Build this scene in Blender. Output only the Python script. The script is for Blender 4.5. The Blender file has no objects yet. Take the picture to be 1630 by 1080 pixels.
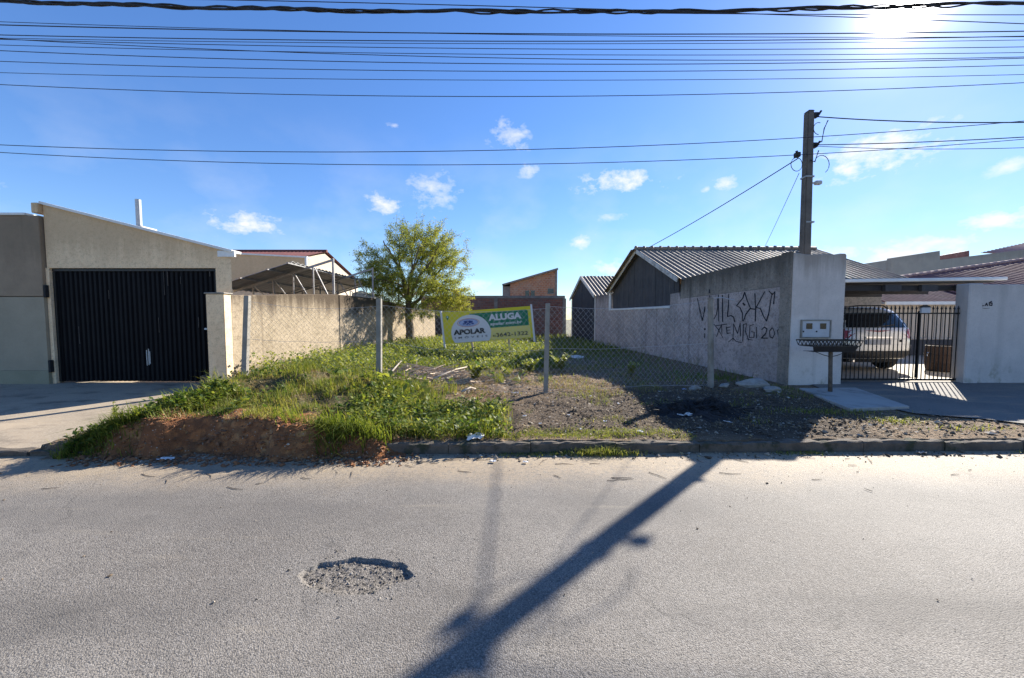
import bpy, bmesh, math, random
import numpy as np
from mathutils import Vector, Matrix

random.seed(7)
RNG = np.random.default_rng(11)
R = math.radians
S = bpy.context.scene
COL = S.collection

# ------------------------------------------------------------------ camera
CAM_Z, PITCH, FPX = 1.6, R(3.1), 600.0
cam_d = bpy.data.cameras.new('camera')
cam_d.sensor_width = 36.0
cam_d.lens = 36.0 * FPX / 1630.0
cam_d.clip_start = 0.05
cam_d.clip_end = 2000.0
cam = bpy.data.objects.new('camera', cam_d)
cam.location = (0, 0, CAM_Z)
cam.rotation_euler = (R(90) - PITCH, 0, 0)
COL.objects.link(cam)
S.camera = cam

def ray(px, py):
    u, v = (px - 815.0) / FPX, (540.0 - py) / FPX
    c, s = math.cos(PITCH), math.sin(PITCH)
    return Vector((u, c + v * s, -s + v * c))

def at(px, py, Y):                       # world point seen at photo pixel (px,py) at distance Y
    d = ray(px, py)
    return Vector((0, 0, CAM_Z)) + d * (Y / d.y)

def gnd(px, py, z):                      # world point seen at photo pixel on height z
    d = ray(px, py)
    return Vector((0, 0, CAM_Z)) + d * ((z - CAM_Z) / d.z)

# ------------------------------------------------------------------ sun, sky, exposure
SUN_DIR = ray(1446, 2).normalized()
SUN_EL = math.asin(SUN_DIR.z)
SUN_AZ = math.atan2(SUN_DIR.x, SUN_DIR.y)          # clockwise from +Y
sun_d = bpy.data.lights.new('sun', 'SUN')
sun_d.energy = 4.7
sun_d.angle = R(0.53)
sun_d.color = (1.0, 0.93, 0.82)
sun = bpy.data.objects.new('sun', sun_d)
sun.rotation_euler = (-SUN_DIR).to_track_quat('-Z', 'Y').to_euler()
sun.location = (20, 20, 30)
COL.objects.link(sun)

S.view_settings.view_transform = 'Standard'
S.view_settings.look = 'None'
S.view_settings.exposure = 1.42
S.view_settings.gamma = 1.0
S.view_settings.use_curve_mapping = False

world = bpy.data.worlds.new('World')
S.world = world
world.use_nodes = True
WN, WL = world.node_tree.nodes, world.node_tree.links
WN.clear()
SKY_STRENGTH = 0.1

def wn(t, **k):
    n = WN.new(t)
    for a, b in k.items():
        setattr(n, a, b)
    return n

def wmath(op, a, b=None, c=None, clamp=False):
    n = wn('ShaderNodeMath', operation=op, use_clamp=clamp)
    for i, v in enumerate((a, b, c)):
        if v is None: continue
        if isinstance(v, (int, float)): n.inputs[i].default_value = v
        else: WL.new(v, n.inputs[i])
    return n.outputs[0]

def wdot(sock, vec):
    n = wn('ShaderNodeVectorMath', operation='DOT_PRODUCT')
    WL.new(sock, n.inputs[0]); n.inputs[1].default_value = vec
    return n.outputs['Value']

def build_world():
    out = wn('ShaderNodeOutputWorld'); bg = wn('ShaderNodeBackground')
    bg.inputs['Strength'].default_value = SKY_STRENGTH
    WL.new(bg.outputs[0], out.inputs[0])
    sky = wn('ShaderNodeTexSky', sky_type='NISHITA', sun_disc=False)
    sky.sun_elevation = SUN_EL
    sky.sun_rotation = SUN_AZ
    sky.altitude = 900; sky.air_density = 1.0; sky.dust_density = 0.12; sky.ozone_density = 2.6
    tc = wn('ShaderNodeTexCoord')
    nrm = wn('ShaderNodeVectorMath', operation='NORMALIZE')
    WL.new(tc.outputs['Generated'], nrm.inputs[0])
    D = nrm.outputs[0]
    # clear saturated blue of the day
    hs = wn('ShaderNodeHueSaturation'); hs.inputs['Saturation'].default_value = 1.2; hs.inputs['Hue'].default_value = .509
    hs.inputs['Value'].default_value = 1.04
    bw_ = wn('ShaderNodeRGBToBW'); WL.new(sky.outputs[0], bw_.inputs[0])
    kf = wmath('DIVIDE', 1.0, wmath('ADD', 1.0, wmath('MULTIPLY', bw_.outputs[0], .10)))
    sc_ = wn('ShaderNodeVectorMath', operation='SCALE'); WL.new(sky.outputs[0], sc_.inputs[0]); WL.new(kf, sc_.inputs['Scale'])
    WL.new(sc_.outputs[0], hs.inputs['Color'])
    # cloud noise
    mp = wn('ShaderNodeMapping'); mp.inputs['Scale'].default_value = (1, 1, 1.6)
    WL.new(D, mp.inputs['Vector'])
    nz = wn('ShaderNodeTexNoise'); nz.inputs['Scale'].default_value = 26; nz.inputs['Detail'].default_value = 9
    nz.inputs['Roughness'].default_value = 0.62
    WL.new(mp.outputs[0], nz.inputs['Vector'])
    nb = wn('ShaderNodeTexNoise'); nb.inputs['Scale'].default_value = 7; nb.inputs['Detail'].default_value = 5
    WL.new(mp.outputs[0], nb.inputs['Vector'])
    n1 = wmath('SUBTRACT', nz.outputs['Fac'], 0.5)
    clouds = [  # px, py, half width, half height, density
        (384, 356, 62, 22, 1.0), (611, 325, 30, 17, 1.0), (690, 305, 40, 34, .55), (815, 217, 34, 26, .62), (843, 271, 20, 12, .6),
        (990, 288, 68, 19, 1.0), (1151, 296, 24, 14, .9), (1124, 302, 10, 8, .6), (925, 386, 30, 13, .8), (972, 430, 34, 16, .75),
        (1390, 243, 100, 40, 1.15), (1590, 350, 62, 20, 1.05), (1500, 384, 80, 13, .8), (1440, 405, 110, 22, .95), (1612, 265, 40, 16, .6),
        (1330, 405, 60, 18, .7), (628, 200, 14, 7, .5), (760, 452, 26, 10, .5), (1310, 400, 40, 14, .6), (970, 346, 26, 8, .4),
        (-180, 240, 150, 40, .8), (1800, 300, 120, 40, .9), (1950, 160, 160, 50, .7), (-420, 330, 160, 40, .9), (520, -160, 120, 40, .7)]
    total = None
    for (px, py, hw, hh, den) in clouds:
        hw *= 1.22; hh *= 1.25
        c = ray(px, py).normalized()
        a = Vector((c.y, -c.x, 0)).normalized()
        b = a.cross(c) * -1
        if b.z < 0: b = -b
        wa = (ray(px + hw, py).normalized() - ray(px - hw, py).normalized()).length / 2
        wb = (ray(px, py - hh).normalized() - ray(px, py + hh).normalized()).length / 2
        da = wmath('DIVIDE', wdot(D, a), wa)
        db = wmath('SUBTRACT', wmath('DIVIDE', wdot(D, b), wb), 0)
        r2 = wmath('ADD', wmath('MULTIPLY', da, da), wmath('MULTIPLY', db, db))
        r = wmath('SQRT', r2)
        m = wmath('ADD', wmath('SUBTRACT', 0.72, r), wmath('MULTIPLY', n1, 3.0))
        front = wmath('GREATER_THAN', wdot(D, c), 0.2)
        fall = wmath('SUBTRACT', 1.6, r, clamp=True)
        m = wmath('MULTIPLY', wmath('MULTIPLY', m, front), wmath('MULTIPLY', fall, den * 1.05), clamp=True)
        total = m if total is None else wmath('MAXIMUM', total, m)
    # thin veil of high cloud, patchy, everywhere
    el = wdot(D, (0, 0, 1))
    band = wmath('SUBTRACT', 1.0, wmath('MULTIPLY', wmath('ABSOLUTE', wmath('SUBTRACT', el, 0.2)), 4.0), clamp=True)
    veil = wmath('MULTIPLY', wmath('MULTIPLY', wmath('SUBTRACT', nb.outputs['Fac'], 0.46), 1.5, clamp=True), wmath('MULTIPLY', band, 0.5), clamp=True)
    total = wmath('MAXIMUM', wmath('MULTIPLY', wmath('POWER', total, 0.8), 1.0, clamp=True), veil)
    mix = wn('ShaderNodeMix', data_type='RGBA')
    WL.new(total, mix.inputs['Factor'])
    WL.new(hs.outputs[0], mix.inputs['A'])
    mix.inputs['B'].default_value = (4.0, 4.03, 4.15, 1)
    # bright aureole of the sun itself
    ds = wmath('MAXIMUM', wdot(D, SUN_DIR), 0.0)
    g = wmath('ADD', wmath('MULTIPLY', wmath('POWER', ds, 3200.0), 150.0),
              wmath('ADD', wmath('MULTIPLY', wmath('POWER', ds, 420.0), 3.5), wmath('MULTIPLY', wmath('POWER', ds, 45.0), .35)))
    gc = wn('ShaderNodeMix', data_type='RGBA', blend_type='ADD')
    gc.inputs['Factor'].default_value = 1.0
    WL.new(mix.outputs['Result'], gc.inputs['A'])
    comb = wn('ShaderNodeCombineColor')
    WL.new(g, comb.inputs[0]); WL.new(wmath('MULTIPLY', g, .96), comb.inputs[1]); WL.new(wmath('MULTIPLY', g, .92), comb.inputs[2])
    WL.new(comb.outputs[0], gc.inputs['B'])
    WL.new(gc.outputs['Result'], bg.inputs['Color'])
build_world()

# ------------------------------------------------------------------ materials
def new_mat(name):
    m = bpy.data.materials.new(name)
    m.use_nodes = True
    nt = m.node_tree
    nt.nodes.clear()
    out = nt.nodes.new('ShaderNodeOutputMaterial')
    b = nt.nodes.new('ShaderNodeBsdfPrincipled')
    nt.links.new(b.outputs[0], out.inputs[0])
    return m, nt, b, out

class NT:
    """small helper to write node graphs"""
    def __init__(s, nt): s.nt = nt
    def n(s, t, **k):
        x = s.nt.nodes.new(t)
        for a, b in k.items(): setattr(x, a, b)
        return x
    def put(s, sock, v):
        if isinstance(v, (int, float)): sock.default_value = v
        elif isinstance(v, (tuple, list)):
            sock.default_value = tuple(v) + ((1,) if len(v) == 3 and sock.type == 'RGBA' else ())
        else: s.nt.links.new(v, sock)
    def pos(s, scale=(1, 1, 1)):
        g = s.n('ShaderNodeNewGeometry'); m = s.n('ShaderNodeMapping')
        m.inputs['Scale'].default_value = scale
        s.nt.links.new(g.outputs['Position'], m.inputs['Vector'])
        return m.outputs[0]
    def noise(s, scale, detail=6, rough=.6, vec=None, dist=0):
        x = s.n('ShaderNodeTexNoise')
        x.inputs['Scale'].default_value = scale; x.inputs['Detail'].default_value = detail
        x.inputs['Roughness'].default_value = rough; x.inputs['Distortion'].default_value = dist
        s.nt.links.new(vec if vec is not None else s.pos(), x.inputs['Vector'])
        return x.outputs['Fac']
    def voro(s, scale, vec=None, feature='F1', out='Distance'):
        x = s.n('ShaderNodeTexVoronoi', feature=feature)
        x.inputs['Scale'].default_value = scale
        s.nt.links.new(vec if vec is not None else s.pos(), x.inputs['Vector'])
        return x.outputs[out]
    def math(s, op, a, b=0.0, clamp=False):
        x = s.n('ShaderNodeMath', operation=op, use_clamp=clamp)
        s.put(x.inputs[0], a); s.put(x.inputs[1], b)
        return x.outputs[0]
    def ss(s, v, lo, hi):
        x = s.n('ShaderNodeMapRange', interpolation_type='SMOOTHSTEP')
        s.put(x.inputs['Value'], v); x.inputs['From Min'].default_value = lo; x.inputs['From Max'].default_value = hi
        return x.outputs[0]
    def mix(s, f, a, b, mode='MIX'):
        x = s.n('ShaderNodeMix', data_type='RGBA', blend_type=mode)
        s.put(x.inputs['Factor'], f); s.put(x.inputs['A'], a); s.put(x.inputs['B'], b)
        return x.outputs['Result']
    def bump(s, h, strength=.4, dist=.02, normal=None):
        x = s.n('ShaderNodeBump')
        x.inputs['Strength'].default_value = strength; x.inputs['Distance'].default_value = dist
        s.put(x.inputs['Height'], h)
        if normal is not None: s.nt.links.new(normal, x.inputs['Normal'])
        return x.outputs[0]
    def attr(s, name):
        return s.n('ShaderNodeAttribute', attribute_name=name)
    def sep(s, v):
        x = s.n('ShaderNodeSeparateXYZ'); s.nt.links.new(v, x.inputs[0]); return x.outputs

def mat(name, c1, c2=None, scale=3.0, rough=.85, bump=.25, bscale=40, bdist=.01, metal=0.0, spec=.4,
        stain=None, stain_scale=(2, 2, .35), stain_lo=.5, stain_hi=.72, fine=None, coat=0.0):
    """two-tone noise colour, optional third stain colour with its own stretched pattern, fine relief"""
    m, nt, b, out = new_mat(name)
    h = NT(nt)
    col = c1
    if c2 is not None:
        col = h.mix(h.ss(h.noise(scale, 8, .65), .35, .68), c1, c2)
    if fine is not None:
        col = h.mix(h.ss(h.noise(bscale * 1.3, 3, .6), .45, .62), col, fine)
    if stain is not None:
        st = h.ss(h.noise(1.0, 9, .68, h.pos(stain_scale)), stain_lo, stain_hi)
        col = h.mix(st, col, stain)
    h.put(b.inputs['Base Color'], col)
    b.inputs['Roughness'].default_value = rough
    b.inputs['Metallic'].default_value = metal
    b.inputs['Specular IOR Level'].default_value = spec
    if coat: b.inputs['Coat Weight'].default_value = coat
    if bump:
        hgt = h.math('ADD', h.noise(bscale, 6, .65), h.math('MULTIPLY', h.noise(bscale * .22, 4), .8))
        nt.links.new(h.bump(hgt, bump, bdist), b.inputs['Normal'])
    return m

def foliage_mat(name, dark, mid, light, trans=.4, rough=.45):
    m, nt, b, out = new_mat(name)
    h = NT(nt)
    a = h.attr('tint').outputs['Fac']
    ramp = h.n('ShaderNodeValToRGB')
    e = ramp.color_ramp.elements
    e[0].position = 0; e[0].color = (*dark, 1)
    e[1].position = 1; e[1].color = (*light, 1)
    k = e.new(.5); k.color = (*mid, 1)
    nt.links.new(a, ramp.inputs[0])
    nt.links.new(ramp.outputs[0], b.inputs['Base Color'])
    b.inputs['Roughness'].default_value = rough
    b.inputs['Specular IOR Level'].default_value = .22
    tr = h.n('ShaderNodeBsdfTranslucent')
    br = h.mix(1.0, ramp.outputs[0], (1.25, 1.2, .55), 'MULTIPLY')
    nt.links.new(br, tr.inputs['Color'])
    mx = h.n('ShaderNodeMixShader'); mx.inputs[0].default_value = trans
    nt.links.new(b.outputs[0], mx.inputs[1]); nt.links.new(tr.outputs[0], mx.inputs[2])
    nt.links.new(mx.outputs[0], out.inputs[0])
    return m

def asphalt_mat():
    m, nt, b, out = new_mat('asphalt')
    h = NT(nt)
    P = h.pos()
    big = h.noise(.55, 6, .6)
    mid = h.noise(4.0, 7, .65)
    grain = h.noise(150, 3, .7)
    vor = h.voro(150)
    cellc = h.n('ShaderNodeTexVoronoi'); cellc.inputs['Scale'].default_value = 150
    nt.links.new(P, cellc.inputs['Vector'])
    sp = h.n('ShaderNodeSeparateColor'); nt.links.new(cellc.outputs['Color'], sp.inputs[0])
    base = h.mix(h.ss(big, .35, .65), (.168, .150, .130), (.238, .216, .188))
    base = h.mix(h.math('MULTIPLY', h.ss(mid, .42, .75), .7), base, (.17, .157, .14))
    # aggregate: individual chips lighter or darker
    base = h.mix(h.math('MULTIPLY', h.ss(sp.outputs[0], .55, 1.0), .4), base, (.42, .395, .36))
    base = h.mix(h.math('MULTIPLY', h.ss(sp.outputs[1], .62, .95), .52), base, (.05, .047, .044))
    base = h.mix(h.math('MULTIPLY', h.ss(vor, .45, .75), .5), base, (.04, .038, .036))
    # tyre-polished lanes, a broad dark band, hairline cracks
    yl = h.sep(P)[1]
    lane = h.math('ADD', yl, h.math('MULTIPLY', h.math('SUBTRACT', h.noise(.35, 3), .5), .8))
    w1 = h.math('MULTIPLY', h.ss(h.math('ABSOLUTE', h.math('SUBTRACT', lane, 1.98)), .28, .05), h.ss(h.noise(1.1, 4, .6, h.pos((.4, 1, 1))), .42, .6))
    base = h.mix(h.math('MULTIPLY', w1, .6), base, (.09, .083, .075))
    w2 = h.math('MULTIPLY', h.ss(h.math('ABSOLUTE', h.math('SUBTRACT', lane, 3.1)), .45, .1), h.ss(h.noise(.9, 4, .6, h.pos((.4, 1, 1))), .40, .6))
    base = h.mix(h.math('MULTIPLY', w2, .5), base, (.115, .106, .096))
    wv = h.n('ShaderNodeVectorMath', operation='ADD'); nzc = h.n('ShaderNodeTexNoise'); nzc.inputs['Scale'].default_value = 3.0; nzc.inputs['Detail'].default_value = 6
    sclv = h.n('ShaderNodeVectorMath', operation='SCALE'); sclv.inputs['Scale'].default_value = .45
    nt.links.new(P, nzc.inputs['Vector']); nt.links.new(nzc.outputs['Color'], sclv.inputs[0]); nt.links.new(P, wv.inputs[0]); nt.links.new(sclv.outputs[0], wv.inputs[1])
    crk = h.ss(h.voro(.75, wv.outputs[0], 'DISTANCE_TO_EDGE'), .010, .003)
    crk = h.math('MULTIPLY', crk, h.ss(h.noise(.5, 3), .46, .58))
    base = h.mix(h.math('MULTIPLY', crk, .3), base, (.03, .028, .026))
    # tan dust washed against the kerb, long streaks along the road
    y = h.sep(P)[1]; x = h.sep(P)[0]
    yy = h.math('SUBTRACT', y, h.math('MULTIPLY', x, .016))
    wob = h.math('ADD', yy, h.math('MULTIPLY', h.math('SUBTRACT', h.noise(1.3, 5), .5), .9))
    dust = h.math('MULTIPLY', h.ss(wob, 3.3, 4.2), h.ss(h.noise(22, 6, .75), .25, .6))
    base = h.mix(h.math('MULTIPLY', dust, .7), base, (.45, .345, .22))
    st = h.ss(h.noise(1.0, 6, .6, h.pos((.5, 5, 1))), .60, .74)
    base = h.mix(h.math('MULTIPLY', st, .3), base, (.30, .26, .2))
    # dark oil spots and tyre polish
    oil = h.ss(h.noise(2.6, 3, .5, h.pos((1, 1.6, 1))), .68, .78)
    base = h.mix(h.math('MULTIPLY', oil, .55), base, (.10, .094, .086))
    # broken, clean aggregate inside the pothole
    cav = h.attr('cavity').outputs['Fac']
    gv = h.mix(h.ss(sp.outputs[2], .3, .9), (.08, .072, .063), (.24, .215, .185))
    base = h.mix(cav, base, gv)
    h.put(b.inputs['Base Color'], base)
    b.inputs['Roughness'].default_value = .72
    b.inputs['Specular IOR Level'].default_value = .28
    hg = h.math('ADD', h.math('MULTIPLY', vor, -1.0), h.math('MULTIPLY', grain, .6))
    nt.links.new(h.bump(hg, .6, .005), b.inputs['Normal'])
    return m

def terrain_mat():
    m, nt, b, out = new_mat('lot_soil')
    h = NT(nt)
    a = h.attr('zone')
    sc = h.n('ShaderNodeSeparateColor'); nt.links.new(a.outputs['Color'], sc.inputs[0])
    burn, green, orange = sc.outputs[0], sc.outputs[1], sc.outputs[2]
    n1, n2, n3 = h.noise(2.2, 8, .7), h.noise(14, 7, .7), h.noise(60, 5, .7)
    soil = h.mix(h.ss(n2, .4, .62), (.15, .105, .065), (.32, .225, .14))
    soil = h.mix(h.ss(n3, .5, .66), soil, (.07, .055, .04))
    gr = h.mix(h.ss(n2, .35, .65), (.055, .06, .025), (.15, .12, .055))
    ora = h.mix(h.ss(n2, .35, .7), (.42, .17, .065), (.22, .10, .048))
    ora = h.mix(h.ss(n1, .45, .65), ora, (.46, .25, .115))
    ora = h.mix(h.math('MULTIPLY', h.ss(h.voro(9, h.pos((1, 1, 1.3))), .35, .6), .6), ora, (.16, .075, .04))
    ash = h.mix(h.ss(n3, .4, .65), (.05, .037, .027), (.145, .108, .074))
    wob = h.math('MULTIPLY', h.math('SUBTRACT', n2, .5), .9)
    c = h.mix(h.ss(h.math('ADD', green, wob), .3, .75), soil, gr)
    c = h.mix(h.ss(h.math('ADD', orange, wob), .35, .7), c, ora)
    c = h.mix(h.ss(h.math('ADD', burn, wob), .3, .8), c, ash)
    # small pale crumbs
    v = h.n('ShaderNodeTexVoronoi'); v.inputs['Scale'].default_value = 38
    nt.links.new(h.pos(), v.inputs['Vector'])
    vs = h.n('ShaderNodeSeparateColor'); nt.links.new(v.outputs['Color'], vs.inputs[0])
    c = h.mix(h.math('MULTIPLY', h.ss(vs.outputs[0], .8, .95), h.ss(v.outputs['Distance'], .35, .2)), c, (.42, .38, .32))
    h.put(b.inputs['Base Color'], c)
    b.inputs['Roughness'].default_value = .95
    b.inputs['Specular IOR Level'].default_value = .2
    hg = h.math('ADD', h.math('MULTIPLY', n3, .7), h.math('MULTIPLY', n2, 1.6))
    nt.links.new(h.bump(hg, .9, .035), b.inputs['Normal'])
    return m

def wall_mat(name, c1, c2, dirt, streak=.5, rough_cast=True, moss=None, top=2.3, patch=None, bs=1.0):
    """rendered masonry: mottled colour, rain streaks that run down from the top edge, rough-cast relief"""
    m, nt, b, out = new_mat(name)
    h = NT(nt)
    P = h.pos(); z = h.sep(P)[2]
    c = h.mix(h.ss(h.noise(1.6, 8, .7), .32, .68), c1, c2)
    if patch is not None:
        c = h.mix(h.math('MULTIPLY', h.ss(h.noise(.9, 4, .5), .52, .62), .7), c, patch)
    if rough_cast:
        c = h.mix(h.math('MULTIPLY', h.ss(h.noise(11, 9, .8), .47, .63), .5), c, dirt)
        c = h.mix(h.math('MULTIPLY', h.ss(h.noise(17, 7, .8), .55, .7), .4), c, tuple(min(.85, k * 1.3) for k in c1))
    speck = h.ss(h.noise(38, 4, .75), .52, .66)
    c = h.mix(h.math('MULTIPLY', speck, .55 if rough_cast else .2), c, dirt)
    run = h.noise(1.0, 8, .7, h.pos((3.2, 3.2, .22)))
    topw = h.ss(h.math('ADD', z, h.math('MULTIPLY', h.math('SUBTRACT', run, .5), 1.6)), top - .7, top - .05)
    c = h.mix(h.math('MULTIPLY', topw, streak), c, dirt)
    run2 = h.ss(h.noise(1.0, 6, .6, h.pos((2.1, 2.1, .05))), .58, .70)
    c = h.mix(h.math('MULTIPLY', run2, streak * .6), c, dirt)
    if moss is not None:
        low = h.math('MULTIPLY', h.ss(h.noise(2.2, 7, .7, h.pos((1, 1, .8))), .5, .66), h.ss(h.math('ADD', z, h.math('MULTIPLY', h.noise(1.5, 3), .8)), 1.25, .55))
        c = h.mix(h.math('MULTIPLY', low, .75), c, moss)
    h.put(b.inputs['Base Color'], c)
    b.inputs['Roughness'].default_value = .92
    b.inputs['Specular IOR Level'].default_value = .2
    hg = h.math('ADD', h.noise(70 * bs, 5, .7), h.math('MULTIPLY', h.noise(9, 5, .6), 1.2)) if rough_cast else h.math('ADD', h.noise(6, 8, .6), h.math('MULTIPLY', h.noise(60, 5, .7), .5))
    nt.links.new(h.bump(hg, .55 if rough_cast else .2, .018), b.inputs['Normal'])
    return m

def brick_mat(name, c1, c2, mortar, scale=1.0, axis='XZ'):
    m, nt, b, out = new_mat(name)
    h = NT(nt)
    P = h.pos(); s = h.sep(P)
    cb = h.n('ShaderNodeCombineXYZ')
    nt.links.new(h.math('ADD', s[0], s[1]), cb.inputs[0]); nt.links.new(s[2], cb.inputs[1])
    br = h.n('ShaderNodeTexBrick')
    br.inputs['Scale'].default_value = scale
    br.inputs['Brick Width'].default_value = .30; br.inputs['Row Height'].default_value = .165
    br.inputs['Mortar Size'].default_value = .016; br.inputs['Mortar Smooth'].default_value = .2
    br.inputs['Color1'].default_value = (*c1, 1); br.inputs['Color2'].default_value = (*c2, 1); br.inputs['Mortar'].default_value = (*mortar, 1)
    nt.links.new(cb.outputs[0], br.inputs['Vector'])
    c = h.mix(h.math('MULTIPLY', h.ss(h.noise(1.2, 7, .7), .45, .65), .55), br.outputs['Color'], mortar)
    c = h.mix(h.math('MULTIPLY', h.ss(h.noise(5, 6, .7), .5, .7), .5), c, (.10, .05, .04))
    h.put(b.inputs['Base Color'], c)
    b.inputs['Roughness'].default_value = .9
    nt.links.new(h.bump(h.math('MULTIPLY', br.outputs['Fac'], -1.0), .8, .015), b.inputs['Normal'])
    return m

MT = {}
def mats():
    M = MT
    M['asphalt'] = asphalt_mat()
    M['soil'] = terrain_mat()
    M['ground'] = mat('ground_soil', (.20, .17, .12), (.12, .13, .06), .5, .95)
    M['kerb'] = mat('kerb_concrete', (.13, .108, .085), (.08, .068, .055), 6, .95, .6, 60, .015, stain=(.04, .045, .025), stain_scale=(3, 3, 3), stain_lo=.52, stain_hi=.66)
    M['driveway'] = mat('driveway_concrete', (.36, .285, .20), (.26, .215, .16), 1.5, .88, .3, 50, .008, stain=(.15, .122, .09), stain_scale=(1.2, 2.2, 1), stain_lo=.5, stain_hi=.7, fine=(.38, .32, .24))
    M['tarmac'] = mat('driveway_tarmac', (.15, .14, .125), (.10, .096, .09), 1.2, .85, .4, 70, .008, stain=(.27, .22, .16), stain_scale=(.7, 2.2, 1), stain_lo=.52, stain_hi=.7, fine=(.2, .19, .17))
    M['floor_light'] = mat('yard_concrete', (.42, .37, .29), (.34, .30, .24), 1.5, .85, .2, 50, .005)
    M['slab'] = mat('slab_concrete', (.37, .36, .33), (.28, .27, .25), 2, .9, .3, 60, .006, stain=(.16, .15, .13), stain_scale=(2, 2, 2))
    M['beige'] = wall_mat('beige_render', (.90, .68, .44), (.82, .60, .375), (.52, .365, .215), .6, True, None, 3.4)
    M['taupe'] = wall_mat('taupe_render', (.35, .262, .18), (.275, .208, .145), (.15, .12, .085), .4, False, None, 3.4)
    M['taupe_light'] = wall_mat('taupe_render_light', (.37, .315, .23), (.32, .275, .20), (.21, .19, .15), .3, False, None, 9)
    M['dado'] = wall_mat('dado_render', (.31, .285, .20), (.26, .245, .17), (.15, .15, .11), .3, False, None, 9)
    M['lotwall'] = wall_mat('roughcast_beige', (.43, .35, .25), (.34, .275, .19), (.085, .063, .043), 1.0, True, None, 2.25)
    M['rightwall'] = wall_mat('roughcast_grey', (.56, .475, .445), (.41, .35, .325), (.11, .092, .083), .85, True, (.20, .19, .09), 2.95, (.38, .335, .31))
    M['rightwall_top'] = wall_mat('roughcast_upper', (.36, .32, .27), (.27, .24, .205), (.085, .075, .062), .8, True, None, 2.95)
    M['whitewall'] = wall_mat('white_render', (.64, .58, .54), (.53, .485, .45), (.24, .205, .17), .75, False, (.20, .18, .10), 3.05, (.70, .645, .60))
    M['whitewall2'] = wall_mat('white_render_low', (.57, .53, .50), (.48, .45, .43), (.20, .195, .185), .3, False, (.17, .17, .09), 2.6)
    M['cream'] = wall_mat('cream_render', (.62, .53, .42), (.55, .47, .37), (.35, .3, .24), .4, False, None, 5)
    M['greyhouse'] = wall_mat('grey_render', (.40, .37, .33), (.34, .32, .29), (.22, .2, .18), .4, False, None, 6)
    M['white'] = mat('white_paint', (.78, .78, .76), (.68, .68, .66), 4, .6, .1, 50)
    M['whitemetal'] = mat('galvanised_white', (.42, .45, .48), (.34, .37, .40), 4, .45, .1, 30, metal=.3)
    M['black'] = mat('black_gate_paint', (.0035, .0035, .0055), (.006, .006, .008), 3, .6, .15, 30, spec=.15, stain=(.012, .011, .011), stain_scale=(4, 4, 1.2), stain_lo=.6, stain_hi=.75)
    M['blackiron'] = mat('black_iron', (.012, .012, .013), (.022, .02, .019), 8, .5, .2, 80)
    M['steel'] = mat('weathered_steel', (.23, .23, .235), (.33, .33, .335), 6, .5, .1, 60, metal=.5, stain=(.16, .09, .06), stain_scale=(5, 5, 5), stain_lo=.6, stain_hi=.75)
    M['galv'] = mat('galvanised_sheet', (.36, .36, .355), (.28, .28, .275), 2.5, .45, .1, 30, metal=.45)
    M['wire'] = mat('galvanised_wire', (.5, .51, .52), None, rough=.35, bump=0, metal=.4)
    M['cable'] = mat('cable_black', (.014, .014, .017), (.022, .022, .026), 30, .6, .2, 80)
    M['postconc'] = mat('post_concrete', (.30, .28, .245), (.22, .205, .18), 5, .9, .35, 60, .01, stain=(.17, .15, .12), stain_scale=(4, 4, 1), stain_lo=.5, stain_hi=.68)
    M['poleconc'] = mat('pole_concrete', (.15, .135, .12), (.10, .092, .084), 4, .9, .35, 50, .01, stain=(.1, .095, .09), stain_scale=(5, 5, .5))
    M['fibre'] = mat('fibre_cement', (.29, .215, .155), (.18, .135, .10), 1.6, .62, .4, 30, .01, spec=.35, stain=(.11, .10, .085), stain_scale=(1.2, 1.2, 1.2), stain_lo=.48, stain_hi=.68)
    M['redtile'] = mat('dark_red_tile', (.15, .045, .04), (.095, .032, .03), 2.5, .75, .3, 20, .01)
    M['redtile2'] = mat('brown_red_tile', (.23, .105, .095), (.16, .07, .065), 2.5, .75, .3, 20, .01, stain=(.30, .18, .16), stain_scale=(2, 2, 2))
    M['pinktile'] = mat('pink_tile', (.42, .27, .24), (.34, .2, .18), 2.5, .8, .3, 20, .01)
    M['darkboard'] = mat('dark_boarding', (.075, .072, .075), (.055, .054, .058), 3, .85, .4, 25, .008, stain=(.12, .11, .105), stain_scale=(6, 6, .5), stain_lo=.55, stain_hi=.72)
    M['darkwood'] = mat('black_wood_shade', (.03, .03, .035), (.045, .043, .045), 3, .8, .3, 25)  # dark timber, also the painted shade in the rear shed's open gable
    M['greybarge'] = mat('barge_board', (.60, .585, .55), (.46, .44, .41), 4, .8, .2, 40, stain=(.25, .23, .2), stain_scale=(4, 4, 4))
    M['brick'] = brick_mat('brick_dull_red', (.24, .095, .07), (.17, .07, .055), (.17, .14, .125))
    M['brick2'] = brick_mat('brick_orange', (.42, .19, .10), (.34, .145, .08), (.40, .32, .25))
    M['concbeam'] = mat('beam_concrete', (.23, .215, .20), (.16, .15, .14), 3, .9, .3, 40)
    M['glassdark'] = mat('dark_glass', (.012, .016, .022), None, rough=.08, bump=0, spec=.7)
    M['carpaint'] = mat('silver_paint', (.60, .60, .59), None, rough=.32, bump=0, metal=.35, coat=.6)
    M['rubber'] = mat('rubber', (.015, .015, .015), (.025, .025, .025), 20, .85, .2, 60)
    M['blackplastic'] = mat('black_plastic', (.018, .018, .02), None, rough=.55, bump=.1, bscale=90)
    M['redlens'] = mat('red_lens', (.30, .025, .02), None, rough=.15, bump=0, spec=.6)
    M['plate'] = mat('plate_grey', (.35, .36, .38), None, rough=.5, bump=0)
    M['chrome'] = mat('chrome', (.65, .65, .66), None, rough=.15, bump=0, metal=1)
    M['meter'] = mat('meter_grey', (.50, .51, .53), (.44, .45, .47), 5, .55, .1, 60)
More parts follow.
